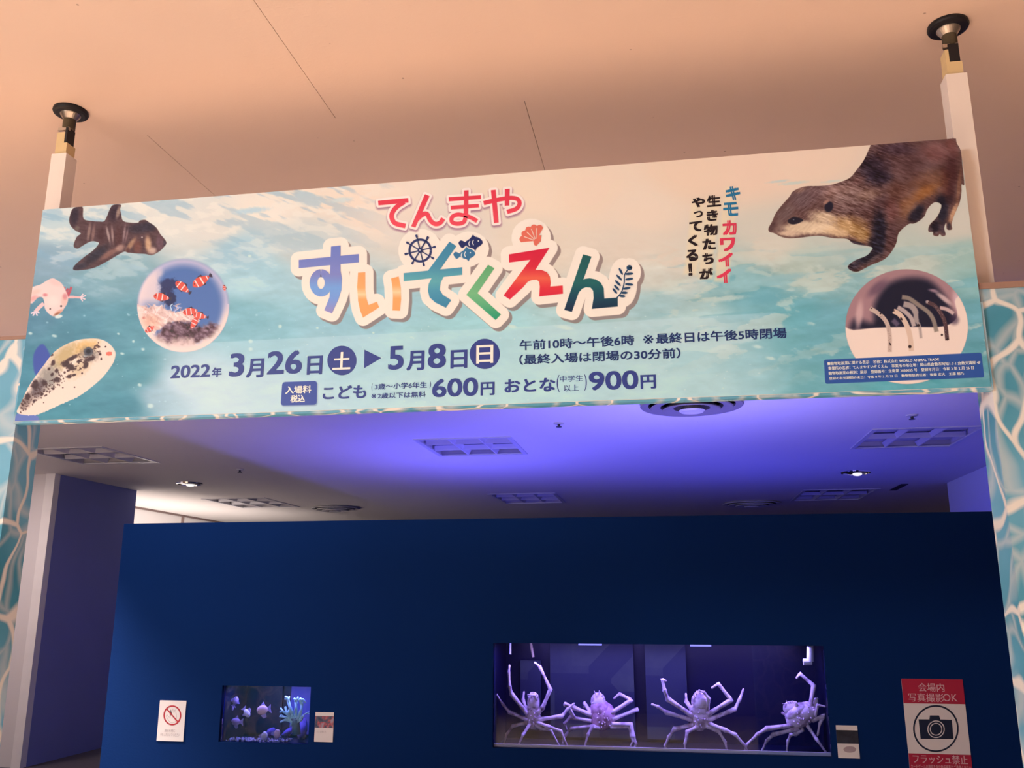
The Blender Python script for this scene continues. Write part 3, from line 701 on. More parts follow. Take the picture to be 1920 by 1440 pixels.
# --- otter
otter = [(1441,428),(1447,417),(1454,401),(1465,386),(1481,368),(1487,359),(1508,350),(1534,349),(1559,346.5),(1591,335),(1606,319),(1620,300),(1631,276),(1637.5,266),(1670,262.5),(1730,258),(1785,253.5),(1794,269),(1801.6,283),(1804.5,312),(1808,345.5),(1802.7,346),(1802.7,359),(1800,377),(1794,392),(1788,406),(1784,420.6),(1785,430),(1775.6,430),(1774,418),(1770,428),(1773,440),(1767,443),(1762,439),(1758,443),(1750,441),(1749,435),(1741,434),(1743,422),(1756,408),(1763,395),(1765,384),(1756,379),(1747,382.6),(1738,393.5),(1734,404),(1725,413),(1714,419),(1703,420.6),(1685,437),(1680,457),(1667,478),(1653,489),(1631,498),(1609.5,509),(1597,508),(1589.6,500),(1602,489),(1624,480),(1633,471),(1634,463),(1602,457),(1588,448),(1562.5,446.6),(1534,442),(1497.5,446),(1476,446.6),(1460,442),(1454,437),(1443,435)]
K = fullmask(otter, .7)
fill(otter, (98, 68, 66), .7, 1, True)
for q in [(1700, 300, 90, 50, 92, 62, 64, .8, 0), (1640, 318, 34, 42, 40, 28, 44, .95, -60), (1650, 330, 26, 20, 36, 26, 44, .8, 0), (1680, 280, 46, 16, 66, 44, 56, .8, 0), (1755, 285, 34, 26, 128, 82, 80, .8, 0), (1785, 275, 14, 26, 128, 76, 72, .7, -20), (1782, 330, 16, 56, 78, 42, 46, .9, 6),
          (1770, 345, 10, 34, 96, 54, 50, .7, 0), (1798, 350, 5, 40, 150, 104, 80, .6, 6), (1740, 345, 44, 30, 128, 84, 64, .8, -20), (1725, 365, 46, 14, 158, 102, 60, .85, -28), (1700, 385, 20, 34, 140, 92, 62, .7, 20), (1690, 360, 36, 24, 104, 66, 58, .7, 0), (1668, 395, 26, 26, 112, 68, 66, .8, 0), (1650, 385, 20, 40, 74, 46, 50, .7, 0),
          (1580, 362, 46, 20, 146, 112, 104, .9, -8), (1545, 358, 46, 12, 158, 120, 112, .85, -8), (1600, 378, 44, 26, 122, 92, 88, .8, 0), (1520, 366, 40, 20, 110, 82, 84, .85, -25), (1500, 372, 26, 26, 104, 80, 82, .8, -40), (1474, 398, 24, 16, 110, 86, 84, .85, -50), (1630, 365, 30, 14, 152, 118, 104, .7, -10), (1622, 395, 40, 14, 96, 66, 66, .7, 10), (1608, 340, 18, 8, 112, 76, 74, .7, -30), (1500, 356, 14, 7, 140, 104, 94, .8, -20),
          (1530, 427, 70, 16, 232, 200, 164, 1, 0), (1520, 428, 60, 12, 236, 204, 170, 1, 0), (1545, 408, 36, 16, 220, 188, 156, .9, 8), (1500, 425, 36, 12, 222, 192, 160, .95, -10), (1480, 438, 30, 8, 220, 186, 158, .95, 0), (1590, 425, 36, 22, 196, 152, 104, .9, 20), (1615, 438, 26, 20, 168, 126, 80, .9, 30), (1570, 436, 30, 11, 226, 188, 146, .8, 8), (1612, 415, 24, 10, 150, 110, 80, .7, 20),
          (1448, 424, 9, 12, 84, 58, 58, .95, 10), (1452, 436, 8, 6, 120, 90, 84, .8, 0), (1462, 418, 10, 10, 120, 94, 88, .7, 0), (1462, 428, 14, 9, 150, 122, 110, .5, 0),
          (1650, 430, 18, 44, 26, 26, 44, .98, -4), (1645, 458, 20, 30, 26, 26, 44, .98, 0), (1672, 440, 14, 26, 82, 54, 58, .75, 10), (1664, 462, 8, 20, 96, 66, 66, .6, 20), (1625, 484, 32, 12, 28, 28, 44, .98, -25), (1600, 499, 16, 9, 48, 40, 54, .95, -15), (1640, 484, 22, 5, 110, 88, 88, .6, -32), (1603, 502, 8, 4, 96, 82, 92, .8, 0),
          (1716, 405, 18, 14, 28, 26, 42, .98, -35), (1724, 394, 14, 10, 30, 28, 42, .95, -40), (1765, 378, 14, 18, 30, 28, 44, .98, 10), (1768, 400, 12, 28, 26, 26, 42, .98, 10), (1754, 425, 12, 14, 34, 30, 44, .98, 25), (1768, 430, 8, 12, 60, 46, 56, .8, 0), (1788, 400, 7, 26, 208, 158, 122, .85, 22), (1780, 375, 10, 12, 66, 44, 52, .8, 0), (1779, 424, 4, 9, 48, 38, 46, .95, 0), (1745, 430, 6, 4, 112, 96, 104, .6, 0), (1756, 437, 4, 3, 120, 104, 110, .6, 0),
          (1606, 456, 22, 4, 40, 32, 46, .95, 14), (1660, 305, 14, 10, 104, 76, 84, .35, 0), (1690, 325, 60, 10, 118, 84, 82, .35, 15)]:
    blob(q[0], q[1], q[2], q[3], q[4:7], q[7], q[8], 1, clip=K, rough=.35)
fur = fbm(PX, PYY, 11, 2.0, .35, 3, 21) - .5; fur2 = fbm(PX, PYY, 9, 1.8, -.7, 3, 22) - .5
wsel = sstep(1500, 1560, PX); wf = (fur * wsel + fur2 * (1 - wsel)) * K
dens = np.clip(1 - np.abs(PX - 1590) / 170, .25, 1)
img[:] += (wf * .55 * dens * (1 - .6 * sstep(405, 425, PYY) * (PX < 1590)))[..., None]
patch = (fbm(PX, PYY, 26, 14, .2, 3, 23) - .5) * K * sstep(1600, 1680, PX)
img[:] += (patch * .16)[..., None]
blob(1554, 388, 9.5, 12, (26, 26, 44), 1, 20, .35); blob(1549, 379, 8, 4, (190, 140, 122), .7, -35, 1)
fill([(1477, 413), (1488, 407), (1499, 409), (1506, 413), (1499, 418), (1488, 421), (1480, 419)], (30, 28, 42), 1.4, 1, True); blob(1488, 412, 2, 1.4, (140, 150, 160), .7)
stroke([(1476, 412), (1490, 404), (1504, 407)], 2, (120, 88, 82), 1, .8); stroke([(1446, 434), (1462, 441), (1478, 444)], 1.5, (110, 78, 70), .8, .8)
PICS.append(('otter_picture', otter, None))
# blue notice plate and ticket-price tag
def rrect(pts, r):
    out = []; n = len(pts)
    for i in range(n):
        p = np.array(pts[i], float); a = np.array(pts[i - 1], float) - p; b = np.array(pts[(i + 1) % n], float) - p
        a /= np.hypot(*a); b /= np.hypot(*b)
        for t in np.linspace(0, 1, 5): out.append(tuple((1 - t) ** 2 * (p + a * r) + 2 * t * (1 - t) * p + t * t * (p + b * r)))
    return out
plate = rrect([(1544.7, 674.7), (1840, 661.3), (1845.3, 707.5), (1547.5, 719.7)], 4)
fill(plate, (48, 84, 152), .6)
tagp = rrect([(529.5, 716.5), (594.5, 714.3), (593.8, 758.8), (526.4, 760.3)], 6)
fill([(a + 1.5, b + 2) for a, b in tagp], (110, 130, 160), 2.5, .7); fill(tagp, (56, 76, 150), .6)
# glow behind the upright slogan
for col_, n_ in (([(1374, 352), (1366, 400), (1360, 450), (1352, 528)], 13), ([(1338, 370), (1332, 420), (1326, 470), (1322, 522)], 13), ([(1309, 375), (1304, 430), (1300, 470), (1294, 515)], 12)):
    stroke(col_, n_ * 2, (238, 214, 178), 5, .75)

# --- title lettering shapes
def z5(*p): return [(540 + x / 5.647, 430 + y_ / 5.647) for x, y_ in p]
def z6(*p): return [(860 + x / 5.333, 410 + y_ / 5.333) for x, y_ in p]
def zt(*p): return [(700 + x / 6.4, 340 + y_ / 6.4) for x, y_ in p]
def ell(cx, cy, rx, ry, n=28, a0=0, a1=360): return [(cx + rx * math.cos(math.radians(a)), cy + ry * math.sin(math.radians(a))) for a in np.linspace(a0, a1, n)]
def grad(stops):
    ys = [s[0] for s in stops]; cs = np.array([s[1:] for s in stops], float)
    def f(X, Y): return np.stack([np.interp(Y, ys, cs[:, k]) for k in range(3)], -1)
    return f
su = [z5((115, 325), (750, 262), (750, 350), (115, 412)),
      z5((457, 183), (557, 172), (556, 440), (572, 520), (566, 640), (535, 740), (465, 890), (385, 858), (440, 720), (452, 600), (445, 480)),
      ribbon_poly(z5(*ell(350, 568, 80, 104, 30, -90, 270)), 80 / 5.647)]
i1 = [z5((742, 460), (818, 455), (819, 640), (832, 735), (852, 803), (940, 768), (965, 825), (795, 935), (765, 860), (743, 760), (733, 610))]
i2 = [z5((1092, 520), (1172, 500), (1195, 620), (1197, 740), (1185, 862), (1108, 858), (1112, 720), (1106, 600))]
zo = [z5((1225, 465), (1845, 402), (1845, 482), (1225, 550)), z5((1710, 132), (1783, 178), (1600, 440), (1475, 450)),
      z5((1490, 430), (1660, 430), (1650, 500), (1618, 560), (1605, 640), (1640, 695), (1728, 750), (1672, 830), (1560, 775), (1500, 720), (1482, 650), (1490, 580), (1520, 520))]
ku = [z6((295, 462), (358, 497), (188, 745), (422, 958), (370, 1013), (77, 762))]
ee = [z6((503, 358), (908, 292), (765, 515), (718, 412), (505, 438)), z6((718, 412), (830, 400), (765, 515), (690, 620), (640, 690), (512, 808), (450, 768)),
      z6((700, 560), (765, 515), (830, 515), (880, 535), (912, 580), (920, 640), (915, 680), (1040, 670), (1043, 750), (806, 778), (812, 680), (805, 630), (780, 610), (730, 613), (690, 632), (640, 690))]
nn_ = [z6((1245, 358), (1328, 380), (1132, 932), (1056, 912)),
       z6((1230, 625), (1262, 603), (1310, 597), (1370, 608), (1420, 640), (1450, 695), (1456, 800), (1590, 790), (1590, 878), (1332, 902), (1350, 790), (1345, 720), (1318, 688), (1270, 686), (1235, 700), (1200, 740))]
LET = [('su', su, grad([(455, 108, 122, 188), (515, 128, 132, 190), (540, 118, 160, 214), (560, 120, 152, 210), (585, 150, 140, 190)])),
       ('i', i1, grad([(510, 250, 160, 98), (540, 250, 168, 104), (552, 246, 208, 160), (562, 250, 164, 98), (600, 250, 160, 96)])),
       ('i', i2, grad([(515, 250, 158, 92), (535, 250, 168, 104), (548, 246, 208, 160), (560, 250, 164, 98), (600, 250, 160, 96)])),
       ('zo', zo, grad([(452, 58, 128, 158), (500, 70, 140, 165), (528, 96, 168, 172), (545, 76, 148, 170), (580, 56, 128, 160)])),
       ('ku', ku, grad([(495, 96, 165, 110), (550, 120, 184, 128), (575, 90, 170, 120), (600, 28, 146, 106)])),
       ('e', ee, grad([(462, 214, 28, 62), (500, 218, 40, 62), (522, 236, 98, 74), (540, 224, 50, 62), (560, 220, 36, 66)])),
       ('n', nn_, grad([(475, 22, 86, 84), (530, 28, 98, 96), (560, 2, 66, 84), (580, 0, 44, 70)]))]
ten = [z_ for z_ in []]
wt_ = 8.6
te = [ribbon_poly(curve(zt((60, 262), (240, 245), (420, 228)), 3), 8.4), zt((300, 268), (420, 232), (415, 258), (345, 300), (270, 375), (245, 430)),
      ribbon_poly(curve(zt((372, 248), (290, 300), (232, 370), (222, 440), (265, 505), (385, 537)), 6), 8.6)]
te = [te[0], te[2]]
nk = [zt((620, 155), (675, 178), (505, 555), (455, 540)), ribbon_poly(curve(zt((520, 460), (590, 400), (645, 395), (685, 470), (740, 512), (800, 500), (838, 448)), 6), 8.2)]
ma = [zt((905, 192), (1290, 168), (1292, 212), (908, 240)), zt((928, 295), (1265, 272), (1268, 312), (930, 340)), zt((1090, 112), (1142, 108), (1138, 430), (1085, 440)),
      ribbon_poly(curve(zt((1110, 420), (1085, 490), (1010, 510), (945, 490), (945, 430), (1010, 400), (1090, 410), (1170, 435), (1245, 478)), 6), 7.4)]
ya = [ribbon_poly(curve(zt((1325, 262), (1480, 225), (1640, 200), (1730, 215), (1755, 270), (1715, 330), (1605, 368)), 6), 7.8), zt((1412, 108), (1468, 102), (1504, 495), (1448, 502)), zt((1580, 95), (1637, 90), (1630, 290), (1578, 294))]
TEN = [('te', te), ('n', nk), ('ma', ma), ('ya', ya)]
redg = grad([(350, 222, 50, 72), (430, 240, 78, 92)])
# icons on the title
hx, hy = 787.9, 469.8
wheel = [ribbon_poly(ell(hx, hy, 20, 20.5, 40), 4.2)]
for k in range(8):
    a = math.radians(-14 + k * 45); c_, s_ = math.cos(a), math.sin(a)
    wheel.append(ribbon_poly([(hx + c_ * 3, hy + s_ * 3), (hx + c_ * 27, hy + s_ * 27)], 1.9)); wheel.append(ribbon_poly([(hx + c_ * 24, hy + s_ * 24), (hx + c_ * 27, hy + s_ * 27), (hx + c_ * 30, hy + s_ * 30)], [2, 4.2, 3.2]))
wheel.append(ell(hx, hy, 4.6, 4.6, 16))
def fishicon(x, y_, L):
    T = lambda u, v: (x + u * L + v * L * .15, y_ + v * L - u * L * .14)
    return [smooth_poly([T(.5, .02), T(.38, -.17), T(.15, -.26), T(-.15, -.15), T(-.3, -.03), T(-.15, .16), T(.1, .24), T(.38, .16)], 3), smooth_poly([T(-.22, 0), T(-.42, -.18), T(-.56, -.1), T(-.52, .05), T(-.42, .16)], 3),
            [T(-.05, -.18), T(.12, -.36), T(.25, -.2)], [T(.0, .18), T(.12, .36), T(.24, .18)]]
fish1 = fishicon(884, 456, 42); fish2 = fishicon(872, 477, 38)
shell = []
sx_, sy_ = 1005, 452
for k in range(5):
    a = math.radians(-172 + k * 24.5); shell.append([(sx_ + 2 * math.cos(a), sy_ + 2 * math.sin(a))] + [(sx_ + (28 + 3.2 * math.sin(t * 3.14159)) * math.cos(a + (t - .5) * .44), sy_ + (28 + 3.2 * math.sin(t * 3.14159)) * math.sin(a + (t - .5) * .44)) for t in np.linspace(0, 1, 8)])
shell.append(z6((745, 215), (800, 168), (828, 168), (820, 225), (775, 275), (755, 262)))
weed = [ribbon_poly(curve(z6((1580, 795), (1630, 730), (1655, 640), (1660, 560), (1700, 500)), 6), 2.0), smooth_poly([(1176, 500), (1178, 499)] + ell(1180, 502, 5.4, 5, 10), 1)]
for (x, y_, a, L) in [(1622, 528, 215, 40), (1605, 590, 200, 42), (1592, 645, 200, 42), (1580, 690, 200, 38), (1562, 724, 205, 36), (1705, 552, -5, 44), (1705, 605, -8, 42), (1705, 658, 5, 44), (1680, 698, -10, 40), (1655, 742, 0, 36), (1635, 776, 5, 32)]:
    px_, py_ = z6((x, y_))[0]; a = math.radians(a + 25 if a > 90 else a); l_ = L / 5.333
    weed.append([(px_ + l_ * .95 * math.cos(t) * math.cos(a) - 2.1 * math.sin(t) * math.sin(a), py_ + l_ * .95 * math.cos(t) * math.sin(a) + 2.1 * math.sin(t) * math.cos(a)) for t in np.linspace(0, 2 * math.pi, 12)[:-1]])

def union_sdf(polys, sl):
    X, Y = PX[sl], PYY[sl]; d = None
    for q in polys:
        s_ = sdf(q, X, Y); d = s_ if d is None else np.minimum(d, s_)
    return d
def bounds(polys): return [pt for q in polys for pt in q]
allT = [q for _, sh, _ in LET for q in sh]
hull_wheel = [ell(hx, hy, 31, 31, 24)]; hull_f = [ell(880, 466, 27, 22, 20), ell(872, 474, 24, 18, 20)]; hull_s = [ell(996, 446, 27, 26, 24)]; hull_w = [ell(1168, 530, 17, 36, 24), ell(1180, 510, 12, 16, 16)]
outl = allT + hull_w + hull_s + hull_f + hull_wheel; sl = region(bounds(outl), 26)
d = np.minimum(union_sdf(allT, sl) - 15.5, union_sdf(hull_f + hull_s + hull_w + hull_wheel, sl) - 10)
# printed soft grey edge of the sticker-style outline, offset down-right
dd = np.full(d.shape, 99.0, np.float32); oy, ox = 10, 9
dd[oy:, ox:] = d[:-oy, :-ox]
gap = hull_wheel
blend(sl, (1 - sstep(-.8, .8, dd)) * .85, (140, 118, 114))
blend(sl, (1 - sstep(-.7, .7, d)), (246, 228, 210))
for _, sh, g in LET:
    for q in sh: fill(q, g, .5)
for q in wheel: fill(q, (38, 52, 98), .5)
blob(hx, hy, 1.6, 1.6, (240, 225, 210), 1, 0, .5)
for q in fish1: fill(q, (26, 40, 92), .5)
for q in fish2: fill(q, (52, 112, 150), .5)
for x, y_ in [(897, 452), (882, 474)]: blob(x, y_, 1.7, 1.7, (240, 228, 215), 1, 0, .5)
for x, y_ in [(880, 457), (887, 455), (866, 479), (872, 477)]: stroke([(x + 1, y_ - 5), (x - 1, y_), (x + 1, y_ + 5)], 1.7, (240, 228, 215), .5)
for q in shell: fill(q, (226, 108, 88), .5)
for k in range(4):
    a = math.radians(-160 + k * 24.5); stroke([(sx_ + 4 * math.cos(a), sy_ + 4 * math.sin(a)), (sx_ + 24 * math.cos(a), sy_ + 24 * math.sin(a))], 1.5, (246, 222, 202), .5)
for q in weed: fill(q, (22, 62, 96), .5)
tenp = [q for _, sh in TEN for q in sh]; sl = region(bounds(tenp), 18); d = union_sdf(tenp, sl)
dd = np.full(d.shape, 99.0, np.float32); dd[5:, 1:] = d[:-5, :-1]
blend(sl, (1 - sstep(1.5, 8.5, dd)) * .8, (142, 92, 122)); blend(sl, 1 - sstep(3.9, 5.1, d), (250, 228, 216))
for q in tenp: fill(q, redg, .5)

# to ink colours
lin = srgb2lin(np.clip(img, 0, 1)) / LB * 0.98
ink = lin2srgb(np.clip(lin, 0.004, 0.95)).astype(np.float32)
bim = bpy.data.images.new('banner_print', CW, CH)
buf = np.ones((CH, CW, 4), np.float32); buf[..., :3] = ink[::-1]
bim.pixels.foreach_set(buf.ravel()); bim.update(); bim.pack()
del img, lin, ink, buf, n1, n2, n3

m_ban, nt, bs = new_mat('banner_print')
ti = N(nt, 'ShaderNodeTexImage'); ti.image = bim; ti.extension = 'EXTEND'
nt.links.new(ti.outputs['Color'], bs.inputs['Base Color']); bs.inputs['Roughness'].default_value = 0.42; bs.inputs['Specular IOR Level'].default_value = 0.25
m_board = mat('banner_board_edge', (0.80, 0.76, 0.74, 1), 0.6, 0.02, 5)

def buv(v):
    v = np.asarray(v, float); return np.stack([(v[:, 0] - X_L) / (X_R - X_L), (v[:, 2] - Z_B) / (Z_T - Z_B)], 1)
# front sheet with the notch cut round the otter's back at the top right corner
cut = [hit(pp, 1, BY) for pp in [(1786, 257), (1794, 269), (1801.6, 283), (1804, 300)]]
front = [(X_L, BY, Z_B), (X_R, BY, Z_B), (X_R, BY, cut[3][2])] + [tuple(c) for c in cut[::-1][1:]] + [(cut[0][0], BY, Z_T), (X_L, BY, Z_T)]
ban = link('banner', front, [tuple(range(len(front)))], m_ban, uv=buv(front))
tag(ban, 'long sea-blue banner with event title, dates, prices and animal pictures over the entrance', 'banner')
back = [(x, BY + 0.0065, z) for x, y_, z in front]; n = len(front)
link('backing_board', [(x, BY + 0.0004, z) for x, y_, z in front] + back, [tuple(range(n, 2 * n))] + [(i, (i + 1) % n, (i + 1) % n + n, i + n) for i in range(n)], m_board, ban)
def decal(name, polys, m, off, lab=None, uvmap=True):
    vs = []; fs = []
    for q in polys:
        k = len(vs); P_ = [hit(pp, 1, BY) for pp in q]
        P_ = [(min(max(a[0], X_L), X_R), BY - off - len(fs) * 0.00025, min(max(a[2], Z_B), Z_T)) for a in P_]
        vs += P_; fs.append(tuple(range(k, k + len(P_))))
    o = link(name, vs, fs, m, ban, uv=buv(vs) if uvmap else None)
    if lab: o['label'] = lab
    return o
labs = {'shark_picture': 'printed picture of a brown striped bullhead shark', 'axolotl_picture': 'printed picture of a pale pink axolotl', 'puffer_fish_picture': 'printed picture of a spotted puffer fish',
        'clownfish_picture': 'printed round picture of clownfish in an anemone', 'garden_eel_picture': 'printed round picture of garden eels in sand', 'otter_picture': 'printed picture of a brown otter'}
for nm, outl_, _ in PICS:
    oo = outl_ if 'clown' in nm or 'eel' in nm else smooth_poly(outl_, 2)
    cx_ = sum(p_[0] for p_ in oo) / len(oo); cy_ = sum(p_[1] for p_ in oo) / len(oo)
    if 'otter' in nm: oo = [p_ for p_ in oo]
    decal(nm, [oo], m_ban, 0.0006, labs[nm])
decal('notice_plate', [plate], m_ban, 0.0008, 'blue registration notice with white text')
decal('price_tag', [tagp], m_ban, 0.0008, 'blue rounded tag reading admission, tax included')
def ear(polys): return [q for q in polys]
for nm, sh, g in LET: decal('title_letter', ear(sh), m_ban, 0.0012, {'su': 'violet blue letter', 'i': 'orange stroke', 'zo': 'teal letter', 'ku': 'green letter', 'e': 'red letter', 'n': 'dark teal letter'}[nm])
for nm, sh in TEN: decal('small_title_letter', ear(sh), m_ban, 0.0012, 'red letter')
decal('ship_wheel_icon', wheel, m_ban, 0.0012, 'navy ship wheel'); decal('fish_icon', fish1, m_ban, 0.0014, 'navy fish'); decal('fish_icon', fish2, m_ban, 0.0012, 'teal fish')
decal('shell_icon', shell, m_ban, 0.0012, 'coral red scallop shell'); decal('seaweed_icon', weed, m_ban, 0.0012, 'dark blue seaweed sprig')

# ------------------------------------------------------------------ lettering set in type
_cache = {}
def glyphs(s, bold):
    k = (s, bold)
    if k not in _cache:
        c = bpy.data.curves.new('t', 'FONT'); c.body = s; c.size = 1.0; c.resolution_u = 4 if len(s) < 20 else 2
        o = bpy.data.objects.new('t', c); COL.objects.link(o)
        me = bpy.data.meshes.new_from_object(o)
        v = np.empty(len(me.vertices) * 3); me.vertices.foreach_get('co', v); v = v.reshape(-1, 3)
        f = [tuple(p_.vertices) for p_ in me.polygons]
        bpy.data.objects.remove(o); bpy.data.curves.remove(c); bpy.data.meshes.remove(me)
        _cache[k] = (v, f)
    return _cache[k]
def set_type(name, items, m, plane, off, parent, lab=None):
    """items: (text, bottom-left px, top-right px, bold)"""
    if len(items) > 1:
        for it in items: set_type(name, [it], m, plane, off, parent, lab)
        return
    vs = []; fs = []
    for s, bl, tr, bold in items:
        v, f = glyphs(s, bold); a = hit(bl, 1, plane); b = hit(tr, 1, plane)
        lo = v.min(0); hi = v.max(0); k = len(vs)
        xx = a[0] + (v[:, 0] - lo[0]) / (hi[0] - lo[0]) * (b[0] - a[0]); zz = a[2] + (v[:, 1] - lo[1]) / (hi[1] - lo[1]) * (b[2] - a[2])
        hh = (b[2] - a[2]); ch = hh if (hi[1] - lo[1]) > .5 else hh * .75 / max(hi[1] - lo[1], .05)
        dl = bold * ch * .9
        sh = [(-dl, 0), (dl, 0)] if (len(s) > 14 or bold < .015) else [(-dl, -dl * .6), (dl, -dl * .6), (-dl, dl * .6), (dl, dl * .6)]
        if bold < .001: sh = [(0, 0)]
        w_ = max(b[0] - a[0], 1e-6); h_ = max(hh, 1e-6); xc = (a[0] + b[0]) / 2; zc_ = (a[2] + b[2]) / 2
        for r_, (ddx, ddz) in enumerate(sh):      # printed bold: the glyph repeated a hair apart
            k = len(vs)
            xs_ = xc + (xx - xc) * (1 - 2 * dl / w_ * (dl < w_ / 4)) + ddx; zs_ = zc_ + (zz - zc_) * (1 - 1.2 * dl / h_ * (dl < h_ / 4)) + ddz
            vs += [(x, plane - off - r_ * 0.00025, z) for x, z in zip(xs_, zs_)]; fs += [tuple(i + k for i in q) for q in f]
    o = link(name, vs, fs, m, parent)
    if lab: o['label'] = lab
    return o
m_navyink = mat('navy_ink', tuple(srgb2lin(np.array([48, 62, 128]) / 255) / LB) + (1,), 0.45, 0.03, 5)
m_navyink2 = mat('deep_navy_ink', tuple(srgb2lin(np.array([28, 52, 102]) / 255) / LB) + (1,), 0.45, 0.03, 5)
m_whiteink = mat('white_ink', tuple(np.minimum(srgb2lin(np.array([240, 228, 224]) / 255) / LB, .92)) + (1,), 0.45, 0.02, 5)
m_blackink = mat('black_ink', tuple(srgb2lin(np.array([30, 20, 28]) / 255) / LB) + (1,), 0.45, 0.03, 5)
m_tealink = mat('teal_ink', tuple(srgb2lin(np.array([30, 112, 150]) / 255) / LB) + (1,), 0.45, 0.03, 5)
m_redink = mat('red_ink', tuple(srgb2lin(np.array([222, 56, 84]) / 255) / LB) + (1,), 0.45, 0.03, 5)
B = 0.042
discs = [ell(641.3, 676, 27.4, 27.6, 40)[:-1], ell(909, 663.6, 28.4, 28.4, 40)[:-1]]
decal('weekday_disc', [discs[0]], m_navyink, 0.0008, 'navy disc', False); decal('weekday_disc', [discs[1]], m_navyink, 0.0008, 'navy disc', False)
decal('arrow_mark', [[(683.4, 655.6), (715, 671.3), (682.8, 690.6)]], m_navyink, 0.0008, 'navy arrowhead', False)
set_type('date_lettering', [('2022', (319.4, 710), (395.3, 682.8), B), ('年', (396.9, 707.8), (416.8, 688.5), B), ('3', (428.8, 706.9), (460, 661.9), B), ('月', (461, 708.8), (496, 671.9), .042), ('26', (500, 703), (568, 656.3), B),
         ('日', (575, 703), (605.6, 666.6), .042), ('5', (727.5, 693.8), (757.8, 648.4), B), ('月', (761.9, 695.3), (796.3, 657.2), .042), ('8', (801.6, 691.3), (836.9, 643.8), B), ('日', (844.4, 691.3), (876.6, 655.6), .042)], m_navyink, BY, 0.0010, ban)
set_type('weekday_lettering', [('土', (623.4, 693.8), (658.3, 659.4), .03), ('日', (893, 682), (925.2, 646.5), .03)], m_whiteink, BY, 0.0014, ban)
set_type('price_tag_lettering', [('入場料', (535, 739), (584.4, 722.5), .035), ('税込', (544.4, 755), (572.5, 740), .035)], m_whiteink, BY, 0.0014, ban)
set_type('price_lettering', [('こども', (604.7, 749.4), (687.5, 721.3), B), ('(', (696.5, 733.5), (699, 719.2), 0), ('3歳～小学6年生', (702.5, 731), (801, 715.8), .018), (')', (805.5, 728), (808.5, 714), 0), ('※', (696, 747.5), (706, 738.5), .008), ('2歳以下は無料', (708, 748), (798.4, 733.8), .018),
         ('600', (810, 745.3), (896.9, 707.8), B), ('円', (901, 741.8), (927.5, 716), B), ('おとな', (946, 737), (1041.4, 707.9), B), ('(', (1044, 735.3), (1049, 703), 0), ('中学生', (1049.8, 716.6), (1093, 703), .01), ('以上', (1057.6, 734.3), (1085, 720.8), .01), (')', (1095.7, 732.7), (1100, 701.4), 0),
         ('900', (1104.4, 732.7), (1196.4, 694), B), ('円', (1201.3, 729.5), (1229.4, 702.4), B)], m_navyink, BY, 0.0010, ban)
set_type('hours_lettering', [('午前10時～午後6時', (974.3, 657.2), (1189, 628.1), .03), ('※', (1206, 645.5), (1225, 627.5), .012), ('最終日は午後5時閉場', (1230, 645), (1474, 614.2), .03), ('（最終入場は閉場の30分前）', (973.6, 684.3), (1275.5, 652), .03)], m_navyink2, BY, 0.0010, ban)
def zv(s, bl, tr, b=.072): return (s, (1240 + bl[0] / 6, 320 + bl[1] / 6), (1240 + tr[0] / 6, 320 + tr[1] / 6), b)
set_type('slogan_lettering', [zv('キ', (728, 340), (882, 170)), zv('モ', (700, 518), (860, 352))], m_tealink, BY, 0.0010, ban, 'teal slogan letters')
set_type('slogan_lettering', [zv('カ', (692, 730), (842, 555)), zv('ワ', (665, 910), (830, 752)), zv('イ', (645, 1085), (803, 922)), zv('イ', (627, 1270), (785, 1102))], m_redink, BY, 0.0010, ban, 'red slogan letters')
set_type('slogan_lettering', [zv('生', (515, 412), (665, 272)), zv('き', (512, 570), (635, 440)), zv('物', (480, 735), (632, 598), .05), zv('た', (465, 895), (607, 762)), zv('ち', (465, 1055), (585, 925)), zv('が', (430, 1225), (580, 1092)),
         zv('や', (342, 418), (488, 298)), zv('っ', (365, 530), (465, 452)), zv('て', (317, 690), (458, 565)), zv('く', (303, 855), (405, 722)), zv('る', (283, 1022), (410, 885)), zv('！', (306, 1185), (345, 1045))], m_blackink, BY, 0.0010, ban, 'black slogan letters')
set_type('notice_lettering', [('■動物取扱業に関する表示　名称：株式会社 WORLD ANIMAL TRADE', (1551.7, 685.3), (1760, 670.3), .02), ('事業所の名称：てんまやすいぞくえん　事業所の所在地：岡山県倉敷市阿知1-7-1 倉敷天満屋 4F', (1553, 694.2), (1837.5, 676.3), .02),
         ('動物取扱業の種別：展示　登録番号：生衛第 2050035 号　登録年月日：令和 3 年 2 月 26 日', (1553.7, 703.3), (1825.3, 686.3), .02), ('登録の有効期間の末日：令和 8 年 2 月 25 日　動物取扱責任者：後藤 宏大　工藤 穂乃', (1554.7, 712.5), (1806.7, 697.5), .02)], m_whiteink, BY, 0.0014, ban)

